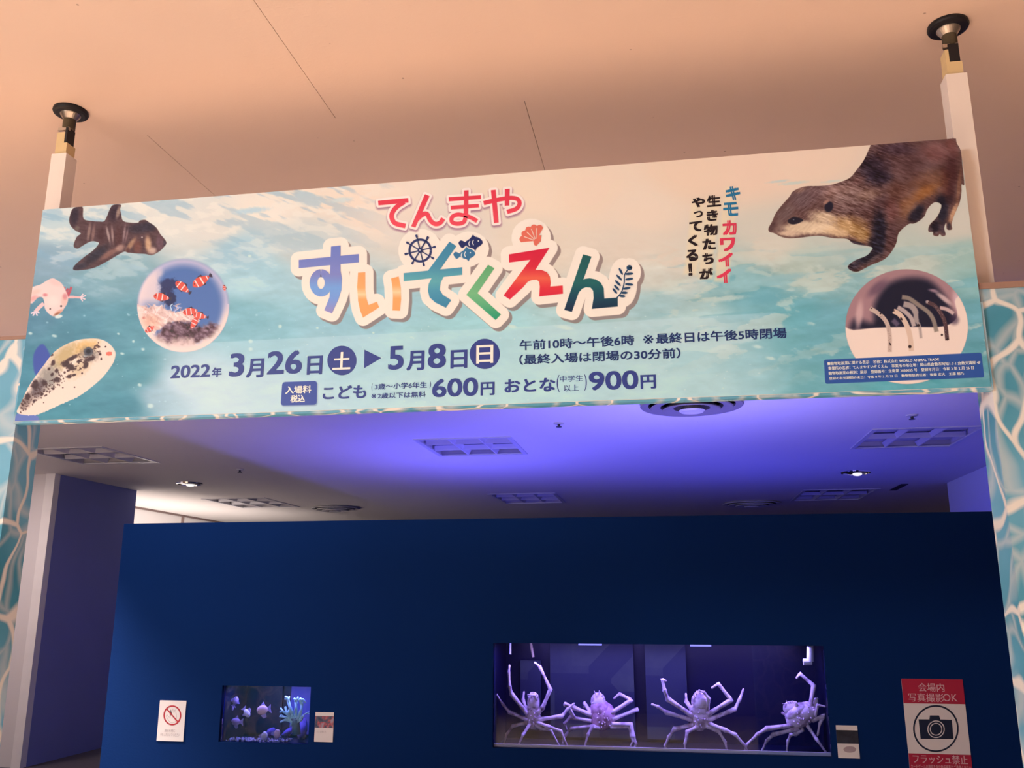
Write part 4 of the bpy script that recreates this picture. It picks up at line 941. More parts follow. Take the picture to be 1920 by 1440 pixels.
# ------------------------------------------------------------------ ceiling fittings of the hall
def rectlight(x, y, a, b, lab, nx=3, ny=3, depth=0.07):
    e = empty('ceiling_light', (x, y, H + 0.02), lab, 'light', 'square louvred ceiling lights, switched off')
    x0, x1, y0, y1 = x - a / 2, x + a / 2, y - b / 2, y + b / 2; t = 0.035
    mb = MB()
    for q in [(x0 - t, x1 + t, y0 - t, y0 + t), (x0 - t, x1 + t, y1 - t, y1 + t), (x0 - t, x0 + t, y0 + t, y1 - t), (x1 - t, x1 + t, y0 + t, y1 - t)]: mb.box(*q, H - 0.012, H + 0.01)
    mb.build('frame', m_louvre, e)
    mb = MB().box(x0 + t, x1 - t, y0 + t, y1 - t, H + depth + .02, H + depth + 0.04)
    mb.build('lamp_tray', m_tray, e)
    # wedge-shaped louvre blades
    for i in range(1, nx):
        xx = x0 + a * i / nx
        v = [(xx - .012, y0 + t, H), (xx + .012, y0 + t, H), (xx + .05, y0 + t, H + depth), (xx - .05, y0 + t, H + depth), (xx - .012, y1 - t, H), (xx + .012, y1 - t, H), (xx + .05, y1 - t, H + depth), (xx - .05, y1 - t, H + depth)]
        MB().add(v, [(0, 1, 2, 3), (7, 6, 5, 4), (0, 4, 5, 1), (1, 5, 6, 2), (2, 6, 7, 3), (3, 7, 4, 0)]).build('louvre_blade', m_louvre, e)
    for j in range(1, ny):
        yy = y0 + b * j / ny
        v = [(x0 + t, yy - .012, H + .001), (x1 - t, yy - .012, H + .001), (x1 - t, yy - .05, H + depth - .002), (x0 + t, yy - .05, H + depth - .002), (x0 + t, yy + .012, H + .001), (x1 - t, yy + .012, H + .001), (x1 - t, yy + .05, H + depth - .002), (x0 + t, yy + .05, H + depth - .002)]
        MB().add(v, [(0, 1, 2, 3), (7, 6, 5, 4), (0, 4, 5, 1), (1, 5, 6, 2), (2, 6, 7, 3), (3, 7, 4, 0)]).build('louvre_blade', m_louvre, e)
m_tray = mat('lamp_tray_enamel', (0.50, 0.49, 0.52, 1), 0.4, 0.03, 4)
ll = ['louvred ceiling light at the front left, above the white pillar', 'louvred ceiling light at the front centre, under the middle of the banner', 'louvred ceiling light at the front right, near the right panel',
      'louvred ceiling light at the back left, above the lit strip of wall', 'louvred ceiling light at the back centre, just above the navy partition', 'louvred ceiling light at the back right, between round vent and dark slit']
for (x, y, a, b), lab in zip(vents, ll): rectlight(x, y, a, b, lab, 3, 3 if x < 0 else 2)
m_vent = mat('vent_shaded_enamel', (0.22, 0.20, 0.22, 1), .5, .05, 10)  # darker enamel: shade on the nearest vent put into the colour
def roundvent(x, y, r, lab):
    e = empty('ceiling_vent', (x, y, H), lab, 'vent', 'round ceiling air vents')
    for k, (ra, rb, dz) in enumerate([(1.0, .86, .05), (.80, .62, .075), (.56, .36, .10)]):
        MB().lathe([(r * rb, H - 0.001 - (0 if k == 0 else .0)), (r * rb, H - dz * .7), (r * ra, H - dz), (r * (ra + .02), H - dz + .012), (r * (rb + .05), H - 0.001)], x, y, 36).build('ring', m_vent if y < 12 else m_metal_w, e)
    MB().lathe([(0.01, H - .105), (r * .22, H - .12), (r * .26, H - .10), (r * .1, H - .002)], x, y, 28).build('centre_cone', m_metal_w, e)
m_metal_d = mat('vent_dark_metal', (0.05, 0.05, 0.07, 1), 0.6)  # dark metal for nozzles and the ceiling slot
roundvent(0.33, 10.98, 0.61, 'large round ceiling vent right under the banner, left of the right-hand light')
roundvent(-8.42, 22.2, 0.60, 'flat round ceiling vent at the back left, right of a louvred light')
roundvent(2.0, 22.7, 0.68, 'flat round ceiling vent at the back right above the partition')
def downlight(x, y, r, lab):
    e = empty('downlight', (x, y, H), lab, 'light', 'small round recessed downlights')
    MB().lathe([(r * .88, H - 0.001), (r * .9, H - .03), (r, H - .02), (r * 1.02, H - 0.001)], x, y, 32).build('trim_ring', m_chrome, e)
    MB().lathe([(r * .86, H - .012), (r * .5, H - .030), (r * .2, H - .034), (0.01, H - .034)], x, y, 24).build('reflector', m_chrome, e, smooth=True)
    MB().ball((x + r * .1, y, H - .04), (r * .33, r * .33, .035), 14, 8).build('lamp_bulb', m_bulb, e, smooth=True)
m_bulb = emis('bulb_glow', (1.0, 0.96, 0.92, 1), 0.9)
downlight(-9.66, 17.12, 0.26, 'round chrome downlight at the left, behind the white pillar')
downlight(3.47, 17.6, 0.26, 'round chrome downlight at the right, between the louvred lights')
for x, y, lab in [(-1.417, 11.99, 'tiny sprinkler head under the banner, near the centre'), (3.16, 12.2, 'tiny sprinkler head at the right, in front of a louvred light'), (-7.72, 15.42, 'tiny sprinkler head at the left, above the downlight')]:
    e = empty('sprinkler', (x, y, H), lab, 'sprinkler', 'small ceiling sprinklers')
    MB().lathe([(.075, H - .001), (.07, H - .014), (.025, H - .02)], x, y, 20).build('escutcheon', m_metal_w, e)
    MB().lathe([(.018, H - .018), (.018, H - .05), (.04, H - .052), (.04, H - .058)], x, y, 16).build('nozzle', m_metal_d, e)
tag(MB().box(4.72, 4.86, 19.55, 20.6, H - .012, H - .001).build('slot_diffuser', m_metal_d), 'narrow dark slot in the ceiling at the back right', 'vent')

# ------------------------------------------------------------------ aquariums in the partition
m_tankin = mat('tank_backdrop', (0.003, 0.003, 0.026, 1), 0.35, 0.3, 3)
m_rim = mat('white_acrylic', (0.75, 0.75, 0.85, 1), 0.35, 0.05, 20, spec=0.5)
def reflection_mat():  # mottled colour painting soft reflections of the tank glass
    m, nt, bs = new_mat('mottled_reflection')
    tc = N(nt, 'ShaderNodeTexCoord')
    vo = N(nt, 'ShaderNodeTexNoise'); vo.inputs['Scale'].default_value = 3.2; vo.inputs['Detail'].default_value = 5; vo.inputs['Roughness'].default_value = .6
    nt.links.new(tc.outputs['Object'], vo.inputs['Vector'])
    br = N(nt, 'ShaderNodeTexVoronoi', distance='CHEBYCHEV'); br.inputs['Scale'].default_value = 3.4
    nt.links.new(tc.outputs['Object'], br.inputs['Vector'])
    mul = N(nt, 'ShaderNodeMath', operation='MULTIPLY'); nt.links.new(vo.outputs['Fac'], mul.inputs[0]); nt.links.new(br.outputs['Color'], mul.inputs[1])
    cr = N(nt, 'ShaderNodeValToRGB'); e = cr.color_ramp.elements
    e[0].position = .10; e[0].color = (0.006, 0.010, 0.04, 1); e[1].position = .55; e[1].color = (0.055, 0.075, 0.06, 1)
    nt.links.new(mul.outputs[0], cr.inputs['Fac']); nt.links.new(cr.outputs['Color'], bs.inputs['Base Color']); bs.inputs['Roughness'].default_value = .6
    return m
m_reflection = reflection_mat()
def tank(name, T, depth, lab, cat='aquarium'):
    x0, x1, z0, z1 = T; yb = PY1 + depth
    e = empty(name, ((x0 + x1) / 2, PY1 + depth / 2, z0 - 0.05), lab, cat)
    MB().box(x0 - .05, x1 + .05, PY1 + .002, yb + .05, z0 - .05, z0 - .022).build('tank_floor', m_tankin, e)
    MB().box(x0 - .05, x1 + .05, yb, yb + .04, z0 - .022, z1 + .10).build('back_panel', m_tankin, e)
    MB().box(x0 - .05, x0 - .02, PY1 + .002, yb, z0 - .022, z1 + .10).build('side_panel', m_tankin, e)
    MB().box(x1 + .02, x1 + .05, PY1 + .002, yb, z0 - .022, z1 + .10).build('side_panel', m_tankin, e)
    MB().box(x0 - .05, x1 + .05, PY1 + .002, yb + .04, z1 + .10, z1 + .13).build('lid', m_tankin, e)
    MB().box(x0 + .001, x1 - .001, PY0 + .045, PY0 + .06, z0 + .001, z1 - .001).build('glass_pane', m_glass, e)
    return e
ct = tank('crab_aquarium', T1, 0.75, 'wide blue lit aquarium with four spider crabs, sunk into the navy partition')
MB().box(T1[0] + .002, T1[1] - .002, PY0 + .063, PY0 + .079, T1[2] + .001, T1[2] + .030).build('lower_rim', m_rim, ct)
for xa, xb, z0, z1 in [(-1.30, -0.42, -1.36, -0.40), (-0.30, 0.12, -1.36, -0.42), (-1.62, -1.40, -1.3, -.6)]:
    MB().box(xa, xb, 9.96, 9.995, z0, z1).build('back_sheet', m_reflection, ct)  # added sheets that carry the painted reflections
for xa, xb in [(-0.93, -0.70), (0.16, 0.36)]: MB().box(xa, xb, 9.31, 9.35, -0.412, -0.398).build('lamp_streak', emis('reflected_streak_glow', (0.40, 0.36, 1, 1), 1.3), ct)  # glowing bars stand for LED streaks reflected at the tank top
m_algae = mat('yellowed_tube', (0.55, 0.42, 0.25, 1), .5)
def pth(pts, y, z=None): return [tuple(hit(p_, 1, y)) for p_ in pts]
e = MB(); e.tube(pth([(1519, 1200), (1519, 1222), (1519, 1240)], 9.45), [.030, .032, .034], 12); o = e.build('overflow_pipe', m_rim, None); tag(o, 'pale upright overflow pipe with elbow at the top right of the crab tank', 'pipe')
MB().tube(pth([(1522, 1241), (1506, 1241)], 9.45), .030, 12).build('elbow', m_rim, o)
tag(MB().tube(pth([(957, 1195), (957, 1227)], 9.6), .010, 8).build('air_tube', m_rim), 'thin pale air tube in the top left corner of the crab tank', 'tube')
tag(MB().tube(pth([(994, 1196), (996, 1210), (1000, 1232)], 9.8), .014, 8).build('siphon_tube', m_algae), 'yellowish slanting siphon tube near the top left of the crab tank', 'tube')

# --- crabs
def crab_mat(name, c):
    m, nt, bs = new_mat(name)
    tc = N(nt, 'ShaderNodeTexCoord'); n_ = N(nt, 'ShaderNodeTexNoise'); n_.inputs['Scale'].default_value = 22; n_.inputs['Detail'].default_value = 5
    nt.links.new(tc.outputs['Object'], n_.inputs['Vector'])
    cr = N(nt, 'ShaderNodeValToRGB'); e = cr.color_ramp.elements; e[0].position = .36; e[0].color = (c[0] * .45, c[1] * .38, c[2] * .42, 1); e[1].position = .52; e[1].color = c
    nt.links.new(n_.outputs['Fac'], cr.inputs['Fac']); nt.links.new(cr.outputs['Color'], bs.inputs['Base Color']); bs.inputs['Roughness'].default_value = .5
    bp = N(nt, 'ShaderNodeBump'); bp.inputs['Strength'].default_value = .5; bp.inputs['Distance'].default_value = .006
    nt.links.new(n_.outputs['Fac'], bp.inputs['Height']); nt.links.new(bp.outputs['Normal'], bs.inputs['Normal'])
    return m
m_crab = crab_mat('pale_crab_shell', (0.90, 0.74, 0.80, 1)); m_crab2 = crab_mat('rosy_crab_shell', (0.72, 0.42, 0.56, 1))
PXU = 9.5 / 1695.0 * 1.02
def crab(label, org, scl, body, head, legs, claws, spikes, shell, yc=9.55, seed=1, shellb=None):
    rnd = random.Random(seed)
    P = lambda p_: (org[0] + p_[0] / scl, org[1] + p_[1] / scl)
    bc, brx, bry, bang = body
    c = hit(P(bc), 1, yc)
    e = bpy.data.objects.new('spider_crab', None); COL.objects.link(e); w_ = np.array(V(c[0], c[1], -1.39)); e.location = w_; WPOS[e.name] = w_; e.empty_display_size = .05
    tag(e, label, 'crab', 'spider crabs standing in the tank')
    k = PXU / scl
    R_ = Matrix.Rotation(math.radians(-bang), 3, 'Y')
    mb = MB(); mb.ball(c, (brx * k * 1.12, brx * k * .62, bry * k * 1.12), 18, 12, R_, .10, rnd)
    hc = hit(P(head[0]), 1, yc - .02)
    mc = tuple((np.array(c) + hc) / 2); mb.ball(mc, ((brx * .95 + head[1] * .6) * .62 * k * 1.1, brx * k * .58, (bry + head[2]) * .42 * k * 1.1), 16, 10, R_, .10, rnd)
    mb2 = MB(); mb2.ball(hc, (head[1] * k * 1.25, head[1] * k * .7, head[2] * k * 1.3), 12, 8, R_, .14, rnd)
    mb.build('carapace', shellb or shell, e, smooth=True); mb2.build('head', shell, e, smooth=True)
    sp = MB()
    for a, b2, wd in spikes: sp.tube([hit(P(a), 1, yc - .04), hit(P(b2), 1, yc - .06)], [wd * k, wd * k * .3], 6)
    # small knobs over the shell
    for _ in range(26):
        a = rnd.uniform(0, 2 * math.pi); rr = rnd.uniform(.2, .95)
        q = R_ @ Vector((brx * k * rr * math.cos(a), -brx * k * .62 * math.sqrt(max(0, 1 - rr * rr)), bry * k * rr * math.sin(a)))
        p0 = Vector(c) + q; sp.tube([p0, p0 + Vector((q.x * .1, -.022, q.z * .1))], [.009, .003], 5)
    so = sp.build('shell_spines', shell, e); so['kind'] = 'stuff'
    for j, (lg, rad) in enumerate(legs + claws):
        pts = []; rs = []; n_ = len(lg) - 1
        dy = (j % 3 - 1) * .05
        for i in range(n_):
            a = np.array(P(lg[i])); b2 = np.array(P(lg[i + 1]))
            for t in (0, .12, .5, .88):
                pts.append(a + (b2 - a) * t)
                f_ = (i + t) / n_
                rs.append((rad * (1 - .62 * f_)) * (1.28 if t == 0 and i else 1.12 if t == .88 else .98 if t == .12 else .86) * (1 + rnd.uniform(-.06, .06)))
        pts.append(np.array(P(lg[-1]))); rs.append(rad * .22)
        m_ = len(pts)
        P3 = [hit(p_, 1, yc + dy * min(1, 2.2 * i / m_) - .03) for i, p_ in enumerate(pts)]
        MB().tube(P3, [r * PXU for r in rs], 8).build('leg' if j < len(legs) else 'claw_arm', shell, e, smooth=True)
    return e
o5 = (920, 1190)
crab('pale spider crab farthest left, two long legs raised high', o5, 5.76, ((455, 880), 70, 110, 0), ((462, 730), 52, 78),
     [([(400, 860), (225, 640), (205, 560), (195, 400), (205, 325)], 4.2), ([(400, 920), (200, 835), (130, 750), (35, 600)], 4.0), ([(400, 950), (240, 985), (175, 1070), (135, 1200)], 3.6), ([(425, 965), (350, 1080), (295, 1205)], 3.4),
      ([(510, 850), (560, 790), (645, 590), (530, 345), (470, 297)], 4.6), ([(500, 920), (770, 880), (835, 800), (905, 740)], 4.2), ([(500, 950), (640, 1000), (760, 1040), (835, 1225)], 3.8), ([(480, 975), (540, 1015), (650, 1030), (748, 1212)], 3.4)],
     [([(395, 830), (350, 700), (362, 610)], 3.8), ([(500, 700), (470, 655), (395, 650)], 3.6)],
     [((445, 680), (430, 640), 10), ((480, 680), (500, 640), 10), ((420, 700), (400, 660), 9), ((510, 700), (515, 660), 9)], m_crab, 9.56, 1)
crab('rosy spider crab second from left, mottled brown shell and folded legs', o5, 5.76, ((1205, 875), 122, 128, 0), ((1165, 725), 62, 70),
     [([(1090, 870), (880, 780), (800, 745), (795, 775)], 4.6), ([(1090, 930), (860, 890), (800, 960), (822, 1030)], 4.2), ([(1110, 985), (870, 1010), (790, 1110), (770, 1215)], 4.0), ([(1180, 1010), (1100, 990), (1050, 1080), (1010, 1228)], 4.2),
      ([(1300, 850), (1520, 705), (1390, 640), (1325, 695)], 4.4), ([(1310, 915), (1590, 805), (1580, 830)], 4.4), ([(1300, 965), (1520, 970), (1545, 1100), (1572, 1180), (1545, 1232)], 4.2), ([(1290, 1000), (1500, 990), (1520, 1100), (1535, 1150), (1500, 1225)], 3.6)],
     [([(1090, 850), (1010, 740), (1010, 790)], 4.4), ([(850, 830), (905, 890), (860, 790), (905, 735)], 2.6)],
     [((1150, 670), (1115, 605), 9), ((1168, 665), (1172, 600), 9), ((1195, 680), (1215, 640), 8), ((1130, 700), (1095, 665), 9), ((1120, 730), (1085, 740), 9), ((1210, 700), (1235, 680), 8)], m_crab, 9.74, 2, m_crab2)
o6 = (1200, 1190)
crab('pale spider crab second from right, four legs spread upward', o6, 5.76, ((645, 880), 95, 122, 0), ((650, 735), 70, 90),
     [([(570, 880), (300, 695), (265, 600), (240, 480), (285, 505)], 4.6), ([(570, 925), (285, 840), (190, 775), (120, 750)], 4.4), ([(580, 970), (370, 1020), (310, 1110), (270, 1200), (287, 1250)], 4.2), ([(630, 990), (510, 1050), (485, 1180), (492, 1255)], 3.8),
      ([(720, 870), (985, 705), (845, 530), (770, 580)], 4.6), ([(730, 925), (1025, 805), (1080, 690), (1120, 580)], 4.4), ([(740, 960), (930, 1035), (1030, 1080), (1130, 1195), (1172, 1275)], 4.0), ([(710, 985), (850, 1045), (920, 1160), (942, 1270)], 3.8)],
     [([(570, 830), (500, 720), (495, 630)], 4.4), ([(725, 810), (740, 690), (690, 620), (630, 600)], 4.4)],
     [((620, 660), (600, 620), 9), ((645, 655), (650, 605), 9), ((675, 660), (690, 625), 8), ((590, 690), (580, 650), 8), ((580, 740), (555, 745), 8), ((600, 670), (575, 690), 8)], m_crab, 9.56, 3)
o7 = (1380, 1190)
crab('spider crab farthest right, seen sideways with one bent leg raised', o7, 5.76, ((705, 870), 150, 92, 32), ((590, 790), 62, 50),
     [([(640, 975), (330, 1015), (230, 1080), (105, 1200), (95, 1262)], 4.4), ([(690, 1010), (400, 1080), (330, 1150), (275, 1265)], 4.2), ([(730, 1020), (640, 1075), (590, 1080), (560, 1150), (545, 1292)], 4.0), ([(770, 980), (870, 1130), (985, 1288)], 3.8),
      ([(790, 830), (840, 550), (690, 420), (650, 475)], 4.4), ([(830, 860), (870, 700), (890, 690)], 5.0), ([(850, 880), (885, 760), (970, 778)], 3.4), ([(820, 930), (950, 880), (905, 960), (880, 1095)], 4.2)],
     [([(620, 930), (560, 880), (490, 840)], 4.6), ([(660, 780), (640, 720)], 4.6)],
     [((560, 760), (500, 745), 9), ((575, 745), (540, 710), 9), ((600, 745), (580, 720), 8), ((560, 800), (530, 800), 8), ((620, 745), (610, 715), 8)], m_crab, 9.60, 4)

# --- small tank
st = tank('fish_aquarium', T2, 0.55, 'small blue lit aquarium with fish and white coral, sunk into the navy partition')
MB().box(-4.60, -4.22, 9.80, 9.815, -1.38, -.86).build('back_sheet', m_tankin, st)
MB().box(-4.12, -3.70, 9.80, 9.815, -1.38, -.86).build('back_sheet', mat('violet_backdrop', (0.10, 0.10, 0.34, 1), .6, .2, 5), st)
def z8(p_): return (400 + p_[0] / 8, 1270 + p_[1] / 8)
rnd = random.Random(5)
gr = MB()
for k in range(150):
    x = rnd.uniform(-4.60, -3.95); yv = rnd.uniform(9.30, 9.5); r = rnd.uniform(.008, .016)
    gr.ball((x, yv, -1.40 + r), (r, r, r * .8), 5, 3)
tag(gr.build('gravel', mat('pale_gravel', (0.6, 0.55, 0.7, 1), .7, .2, 40)), 'pale violet gravel along the bottom of the small tank', 'gravel', kind='stuff')
m_f1 = mat('lilac_fish_skin', (0.50, 0.36, 0.62, 1), .4, .25, 30); m_f2 = mat('pink_fish_skin', (0.85, 0.50, 0.52, 1), .4, .3, 24); m_f3 = mat('white_fish_skin', (0.85, 0.78, 0.85, 1), .4, .15, 24); m_fin = mat('lilac_fin', (0.42, 0.34, 0.70, 1), .5, .2, 30)
def fish(px, L, ang, y, m, lab, hgt=.34):
    """L in photo pixels; ang = direction the nose points, degrees anticlockwise from +x"""
    c = np.array(hit(z8(px), 1, y)); k = L * PXU * 1.22; a = math.radians(ang)
    R_ = Matrix.Rotation(-a, 3, 'Y')
    e = bpy.data.objects.new('fish', None); COL.objects.link(e); w_ = np.array(V(*c)); e.location = w_; WPOS[e.name] = w_; e.empty_display_size = .03
    tag(e, lab, 'fish', 'small fish in the left aquarium')
    MB().ball(c, (k * .36, k * .13, k * hgt * .8), 14, 10, R_).build('body', m, e, smooth=True)
    T = lambda u, v, w_=0: tuple(Vector(c) + R_ @ Vector((u * k, w_ * k, v * k)))
    def plate(pts, t=.012):
        n_ = len(pts); return MB().add([T(u, v, -t) for u, v in pts] + [T(u, v, t) for u, v in pts], [tuple(range(n_)), tuple(range(2 * n_ - 1, n_ - 1, -1))] + [(i, i + n_, (i + 1) % n_ + n_, (i + 1) % n_) for i in range(n_)])
    plate([(-.30, .05), (-.56, .26), (-.52, 0), (-.56, -.24), (-.30, -.05)]).build('tail_fin', m_fin, e)
    plate([(.14, hgt * .86), (-.05, hgt + .16), (-.22, hgt + .10), (-.20, hgt * .7)]).build('dorsal_fin', m_fin, e)
    plate([(.05, -hgt * .9), (-.12, -hgt - .12), (-.2, -hgt * .7)]).build('belly_fin', m_fin, e)
    for s_ in (-1, 1): MB().ball(T(.24, .07, .10 * s_), (k * .035,) * 3, 8, 5).build('eye', m_black, e)
fish((335, 350), 17, 70, 9.46, m_f1, 'lilac fish at the top left of the small tank, nose up')
fish((278, 455), 12, -60, 9.50, m_f1, 'little dim fish beside the tube in the small tank, below the top left one')
fish((505, 540), 19, -50, 9.44, m_f3, 'white fish left of centre in the small tank, nose down', .30)
fish((735, 490), 25, 190, 9.42, m_f2, 'pink and white fish in the middle of the small tank, facing left')
fish((175, 660), 15, 170, 9.48, m_f1, 'lilac fish at the left edge of the small tank')
fish((335, 665), 22, 180, 9.44, m_f1, 'plump lilac fish at the lower left of the small tank', .30)
fish((765, 880), 18, 80, 9.36, m_f3, 'whitish fish resting on the gravel, nose up')
fish((955, 850), 19, 75, 9.38, m_f2, 'orange pink fish beside the rocks at the bottom of the small tank')
tag(MB().tube([hit(z8((268, 300)), 1, 9.55), hit(z8((262, 640)), 1, 9.55), hit(z8((245, 925)), 1, 9.55)], [.014, .014, .02], 10).build('filter_tube', mat('blue_tube', (.2, .22, .6, 1))), 'upright bluish tube at the left of the small tank', 'tube')
m_rock = mat('purple_rock', (0.16, 0.11, 0.42, 1), .8, .4, 12, .6, 30)
def rock(px, rx, ry, y, lab, ang=0, seed=0):
    c = hit(z8(px), 1, y); mb = MB().ball(c, (rx * PXU / 8, .05, ry * PXU / 8), 14, 9, Matrix.Rotation(math.radians(-ang), 3, 'Y'), .35, random.Random(seed))
    tag(mb.build('rock', m_rock, smooth=True), lab, 'rock', 'purple rocks in the small tank')
rock((1335, 780), 80, 150, 9.64, 'tall purple rock at the right end of the small tank', 0, 1)
rock((1110, 830), 90, 44, 9.60, 'long purple rock leaning between fish and coral stem', 35, 2)
rock((860, 820), 75, 50, 9.50, 'small violet rock behind the two resting fish', 35, 3)
# soft coral of branching fingers
m_coral = mat('pale_blue_coral', (0.55, 0.95, 0.95, 1), .5, .12, 20)
cb = hit(z8((1235, 650)), 1, 9.42)
co = bpy.data.objects.new('coral', None); COL.objects.link(co); w_ = np.array(V(*hit(z8((1235, 760)), 1, 9.46))); co.location = w_; WPOS[co.name] = w_; tag(co, 'pale turquoise branching coral at the right of the small tank', 'coral')
for pts, r0 in [([(1220, 640), (1160, 480), (1115, 330), (1085, 290)], 6.5), ([(1160, 480), (1130, 350), (1140, 285)], 4.0), ([(1115, 340), (1075, 325)], 3), ([(1215, 650), (1120, 560), (1080, 440)], 6.0), ([(1120, 560), (1045, 510), (1010, 460)], 4.2), ([(1045, 515), (1000, 520)], 3.0),
                ([(1200, 660), (1080, 600), (995, 585)], 5.2), ([(1080, 605), (1010, 560)], 3.2), ([(1190, 670), (1080, 640), (1005, 670)], 4.6), ([(1180, 670), (1165, 720)], 4.5),
                ([(1240, 640), (1240, 480), (1235, 360), (1215, 320)], 6.2), ([(1240, 420), (1262, 320), (1270, 300)], 4.2), ([(1250, 640), (1310, 520), (1330, 380), (1305, 315)], 6.4), ([(1330, 400), (1345, 330), (1385, 385)], 3.8), ([(1325, 440), (1290, 330)], 4.2),
                ([(1262, 650), (1330, 600), (1355, 560)], 5), ([(1300, 600), (1400, 535), (1440, 520)], 2.6), ([(1400, 540), (1440, 548)], 2.4), ([(1265, 660), (1320, 640), (1335, 625)], 4.6), ([(1150, 620), (1130, 540), (1150, 470)], 6), ([(1190, 600), (1180, 500)], 7)]:
    cp = curve(pts, 4); n_ = len(cp)
    MB().tube([hit(z8(p_), 1, 9.42 + .015 * math.sin(i)) for i, p_ in enumerate(cp)], [r0 * PXU * .55 * (1 - .45 * i / n_) * (1 + .12 * math.sin(i * 2.1)) for i in range(n_)], 8).build('branch', m_coral, co, smooth=True)
MB().tube([hit(z8(p_), 1, 9.45) for p_ in [(1230, 610), (1238, 700), (1245, 860)]], [.052, .04, .045], 12).build('stem', mat('grey_green_stem', (.18, .30, .32, 1)), co, smooth=True)

# ------------------------------------------------------------------ notices on the partition
PS = PY0
def card(name, quad, m, lab, cat, thick=.008, group=None):
    q = [hit(p_, 1, PS) for p_ in quad]; x0 = (q[0][0] + q[3][0]) / 2; x1 = (q[1][0] + q[2][0]) / 2; z1 = (q[0][2] + q[1][2]) / 2; z0 = (q[2][2] + q[3][2]) / 2
    o = MB().box(x0, x1, PS - thick, PS - .0005, z0, z1).build(name, m); tag(o, lab, cat, group); return o, (x0, x1, z0, z1)
def flat(name, polys, m, off, parent, lab=None):
    vs = []; fs = []
    for k, q in enumerate(polys):
        n_ = len(vs); P_ = [hit(p_, 1, PS) for p_ in q]; vs += [(a[0], PS - off - k * .0004, a[2]) for a in P_]; fs.append(tuple(range(n_, n_ + len(P_))))
    o = link(name, vs, fs, m, parent)
    if lab: o['label'] = lab
    return o
def ring(cx, cy, rx, ry, wd, ang=0, n=40): return ribbon_poly([(cx + rx * math.cos(t), cy + ry * math.sin(t) + ang * rx * math.cos(t)) for t in np.linspace(0, 2 * math.pi, n)], wd)
nt_, _ = card('no_touching_sign', [(300, 1313), (350, 1314), (344, 1391), (295, 1388)], m_signw, 'white no-touching sign with crossed-out hand, left of the small tank', 'sign')
flat('hand_drawing', [ribbon_poly(curve([(318, 1352), (313, 1344), (314, 1340), (319, 1345), (320, 1336), (321, 1330), (323, 1338), (325, 1328), (327, 1337), (329, 1330), (331, 1338), (332, 1346), (329, 1353), (323, 1355), (318, 1352)], 3), .7)], m_grey, .0085, nt_)
flat('red_ring', [ring(324, 1341, 15.5, 17.5, 2.6), ribbon_poly([(313.5, 1329), (334.5, 1353.5)], 2.4)], mat('prohibition_red', (.45, .03, .05, 1)), .0092, nt_, 'red ring with a slanting bar')
set_type('sign_lettering', [('展示水槽に', (309, 1372.5), (329.5, 1367), 0), ('手をふれないでください', (301, 1380), (338, 1374.5), 0)], m_grey, PS, .0095, nt_)
ph, _ = card('photography_sign', [(1685, 1273), (1803, 1273), (1826, 1462), (1712, 1460)], m_signw, 'red and white sign with a black camera, photography allowed without flash', 'sign')
q = [hit(p_, 1, PS) for p_ in [(1688, 1318), (1806, 1319), (1703, 1412)]]
def band(zlo, zhi, nm):
    MB().box(_[0], _[1], PS - .0095, PS - .0081, zlo, zhi).build(nm, m_red, ph)
zt_, zb_ = q[0][2], q[2][2]
band(zt_, _[3], 'upper_band'); band(_[2], zb_, 'lower_band')
flat('camera_ring', [ring(1754.2, 1365.8, 41.2, 42.5, 3.2, .0, 56)], m_ink, .0098, ph, 'thin dark ring round the camera')
flat('camera_symbol', [[(1721.6, 1348.4), (1742, 1348.6), (1743, 1341.2), (1760, 1341.2), (1762.6, 1348.8), (1784, 1349.4), (1787.4, 1385.4), (1725.6, 1385)]], m_ink, .0100, ph, 'black camera')
flat('lens_ring', [ring(1754.4, 1367, 15.3, 15.6, 1.7), ring(1754.4, 1367, 10.8, 11, 1.7)], m_signw, .0108, ph, 'white lens rings')
set_type('sign_lettering', [('会場内', (1721.6, 1296.3), (1769, 1281), .01), ('写真撮影', (1703.4, 1315.2), (1768.5, 1300.2), .01), ('OK', (1768.5, 1314.5), (1793.5, 1301.3), 0)], m_signtxt, PS, .0102, ph)
set_type('sign_lettering', [('フラッシュ禁止', (1712, 1430.5), (1813, 1416.5), .012), ('カードゲームの機能を含む動画撮影はご遠慮ください', (1708, 1441), (1820, 1435.5), 0)], m_signtxt, PS, .0102, ph)
m_photo = mat('tiny_reef_photo', (0.16, 0.08, 0.12, 1), .5, .9, 30); 
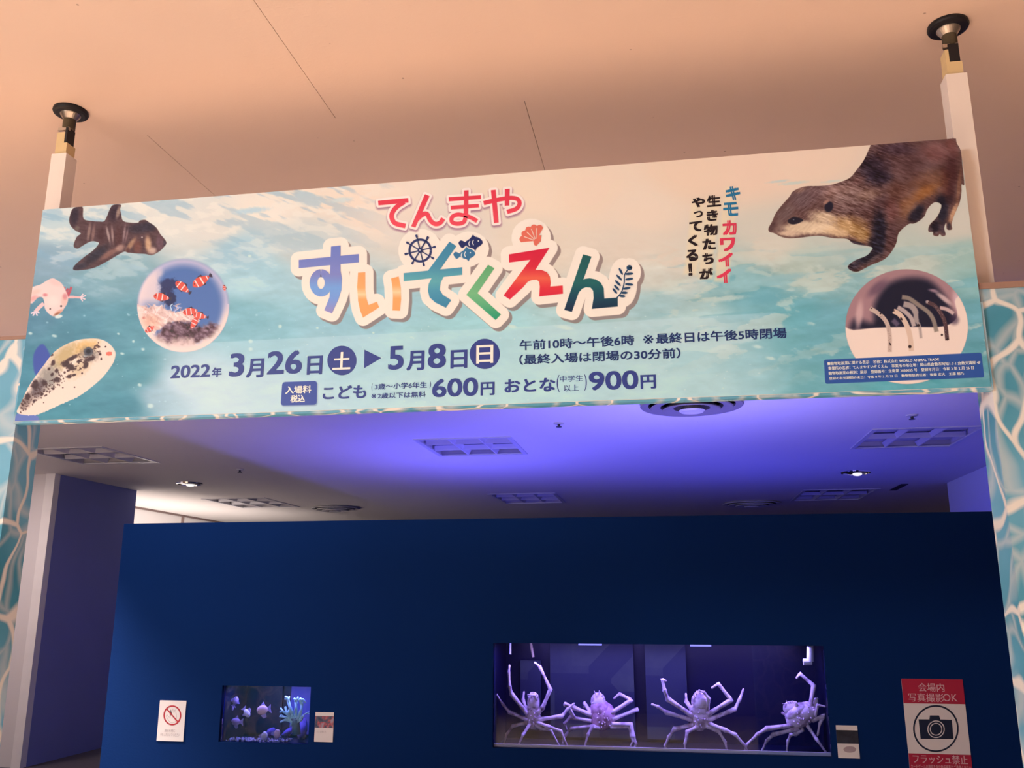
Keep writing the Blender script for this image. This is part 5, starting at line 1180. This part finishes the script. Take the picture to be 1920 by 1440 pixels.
def mottled(name, stops, sc_):
    m, nt, bs = new_mat(name); tc = N(nt, 'ShaderNodeTexCoord'); n_ = N(nt, 'ShaderNodeTexNoise'); n_.inputs['Scale'].default_value = sc_; n_.inputs['Detail'].default_value = 3
    nt.links.new(tc.outputs['Object'], n_.inputs['Vector']); cr = N(nt, 'ShaderNodeValToRGB'); cr.color_ramp.elements[0].position = stops[0][0]; cr.color_ramp.elements[0].color = stops[0][1]; cr.color_ramp.elements[1].position = stops[-1][0]; cr.color_ramp.elements[1].color = stops[-1][1]
    for p_, c_ in stops[1:-1]: el = cr.color_ramp.elements.new(p_); el.color = c_
    nt.links.new(n_.outputs['Fac'], cr.inputs['Fac']); nt.links.new(cr.outputs['Color'], bs.inputs['Base Color']); return m
c1, b1 = card('fish_label_card', [(592, 1335), (627, 1336), (624, 1392), (589.5, 1390)], m_signw, 'small white caption card with a reef photograph, right of the small tank', 'card')
z_a = hit((593, 1342), 1, PS)[2]; z_b = hit((593, 1364), 1, PS)[2]
MB().box(b1[0] + .001, b1[1] - .001, PS - .0092, PS - .0081, z_b, z_a).build('reef_photograph', mottled('reef_print', [(.36, (.02, .04, .10, 1)), (.48, (.10, .10, .16, 1)), (.54, (.45, .06, .08, 1)), (.66, (.35, .32, .42, 1))], 34), c1, )
set_type('card_lettering', [('小さな魚たち', (594, 1374), (612, 1370), 0)], m_grey, PS, .0085, c1)
c2, b2 = card('crab_label_card', [(1567, 1360), (1607, 1360), (1612, 1422), (1571.5, 1421)], m_signw, 'small caption card with a dark photograph, right of the crab tank', 'card')
z_a = hit((1570, 1368.5), 1, PS)[2]; z_b = hit((1570, 1393.5), 1, PS)[2]
MB().box(b2[0] - .001, b2[1] + .001, PS - .0095, PS - .0081, z_b, z_a).build('dark_photograph', mottled('dark_print', [(.35, (.004, .008, .02, 1)), (.7, (.03, .035, .06, 1))], 20), c2)
flat('faint_picture', [ell(1593, 1405, 12, 6, 20)[:-1]], mat('faint_grey_print', (.42, .34, .38, 1), .6, .2, 30), .0085, c2)
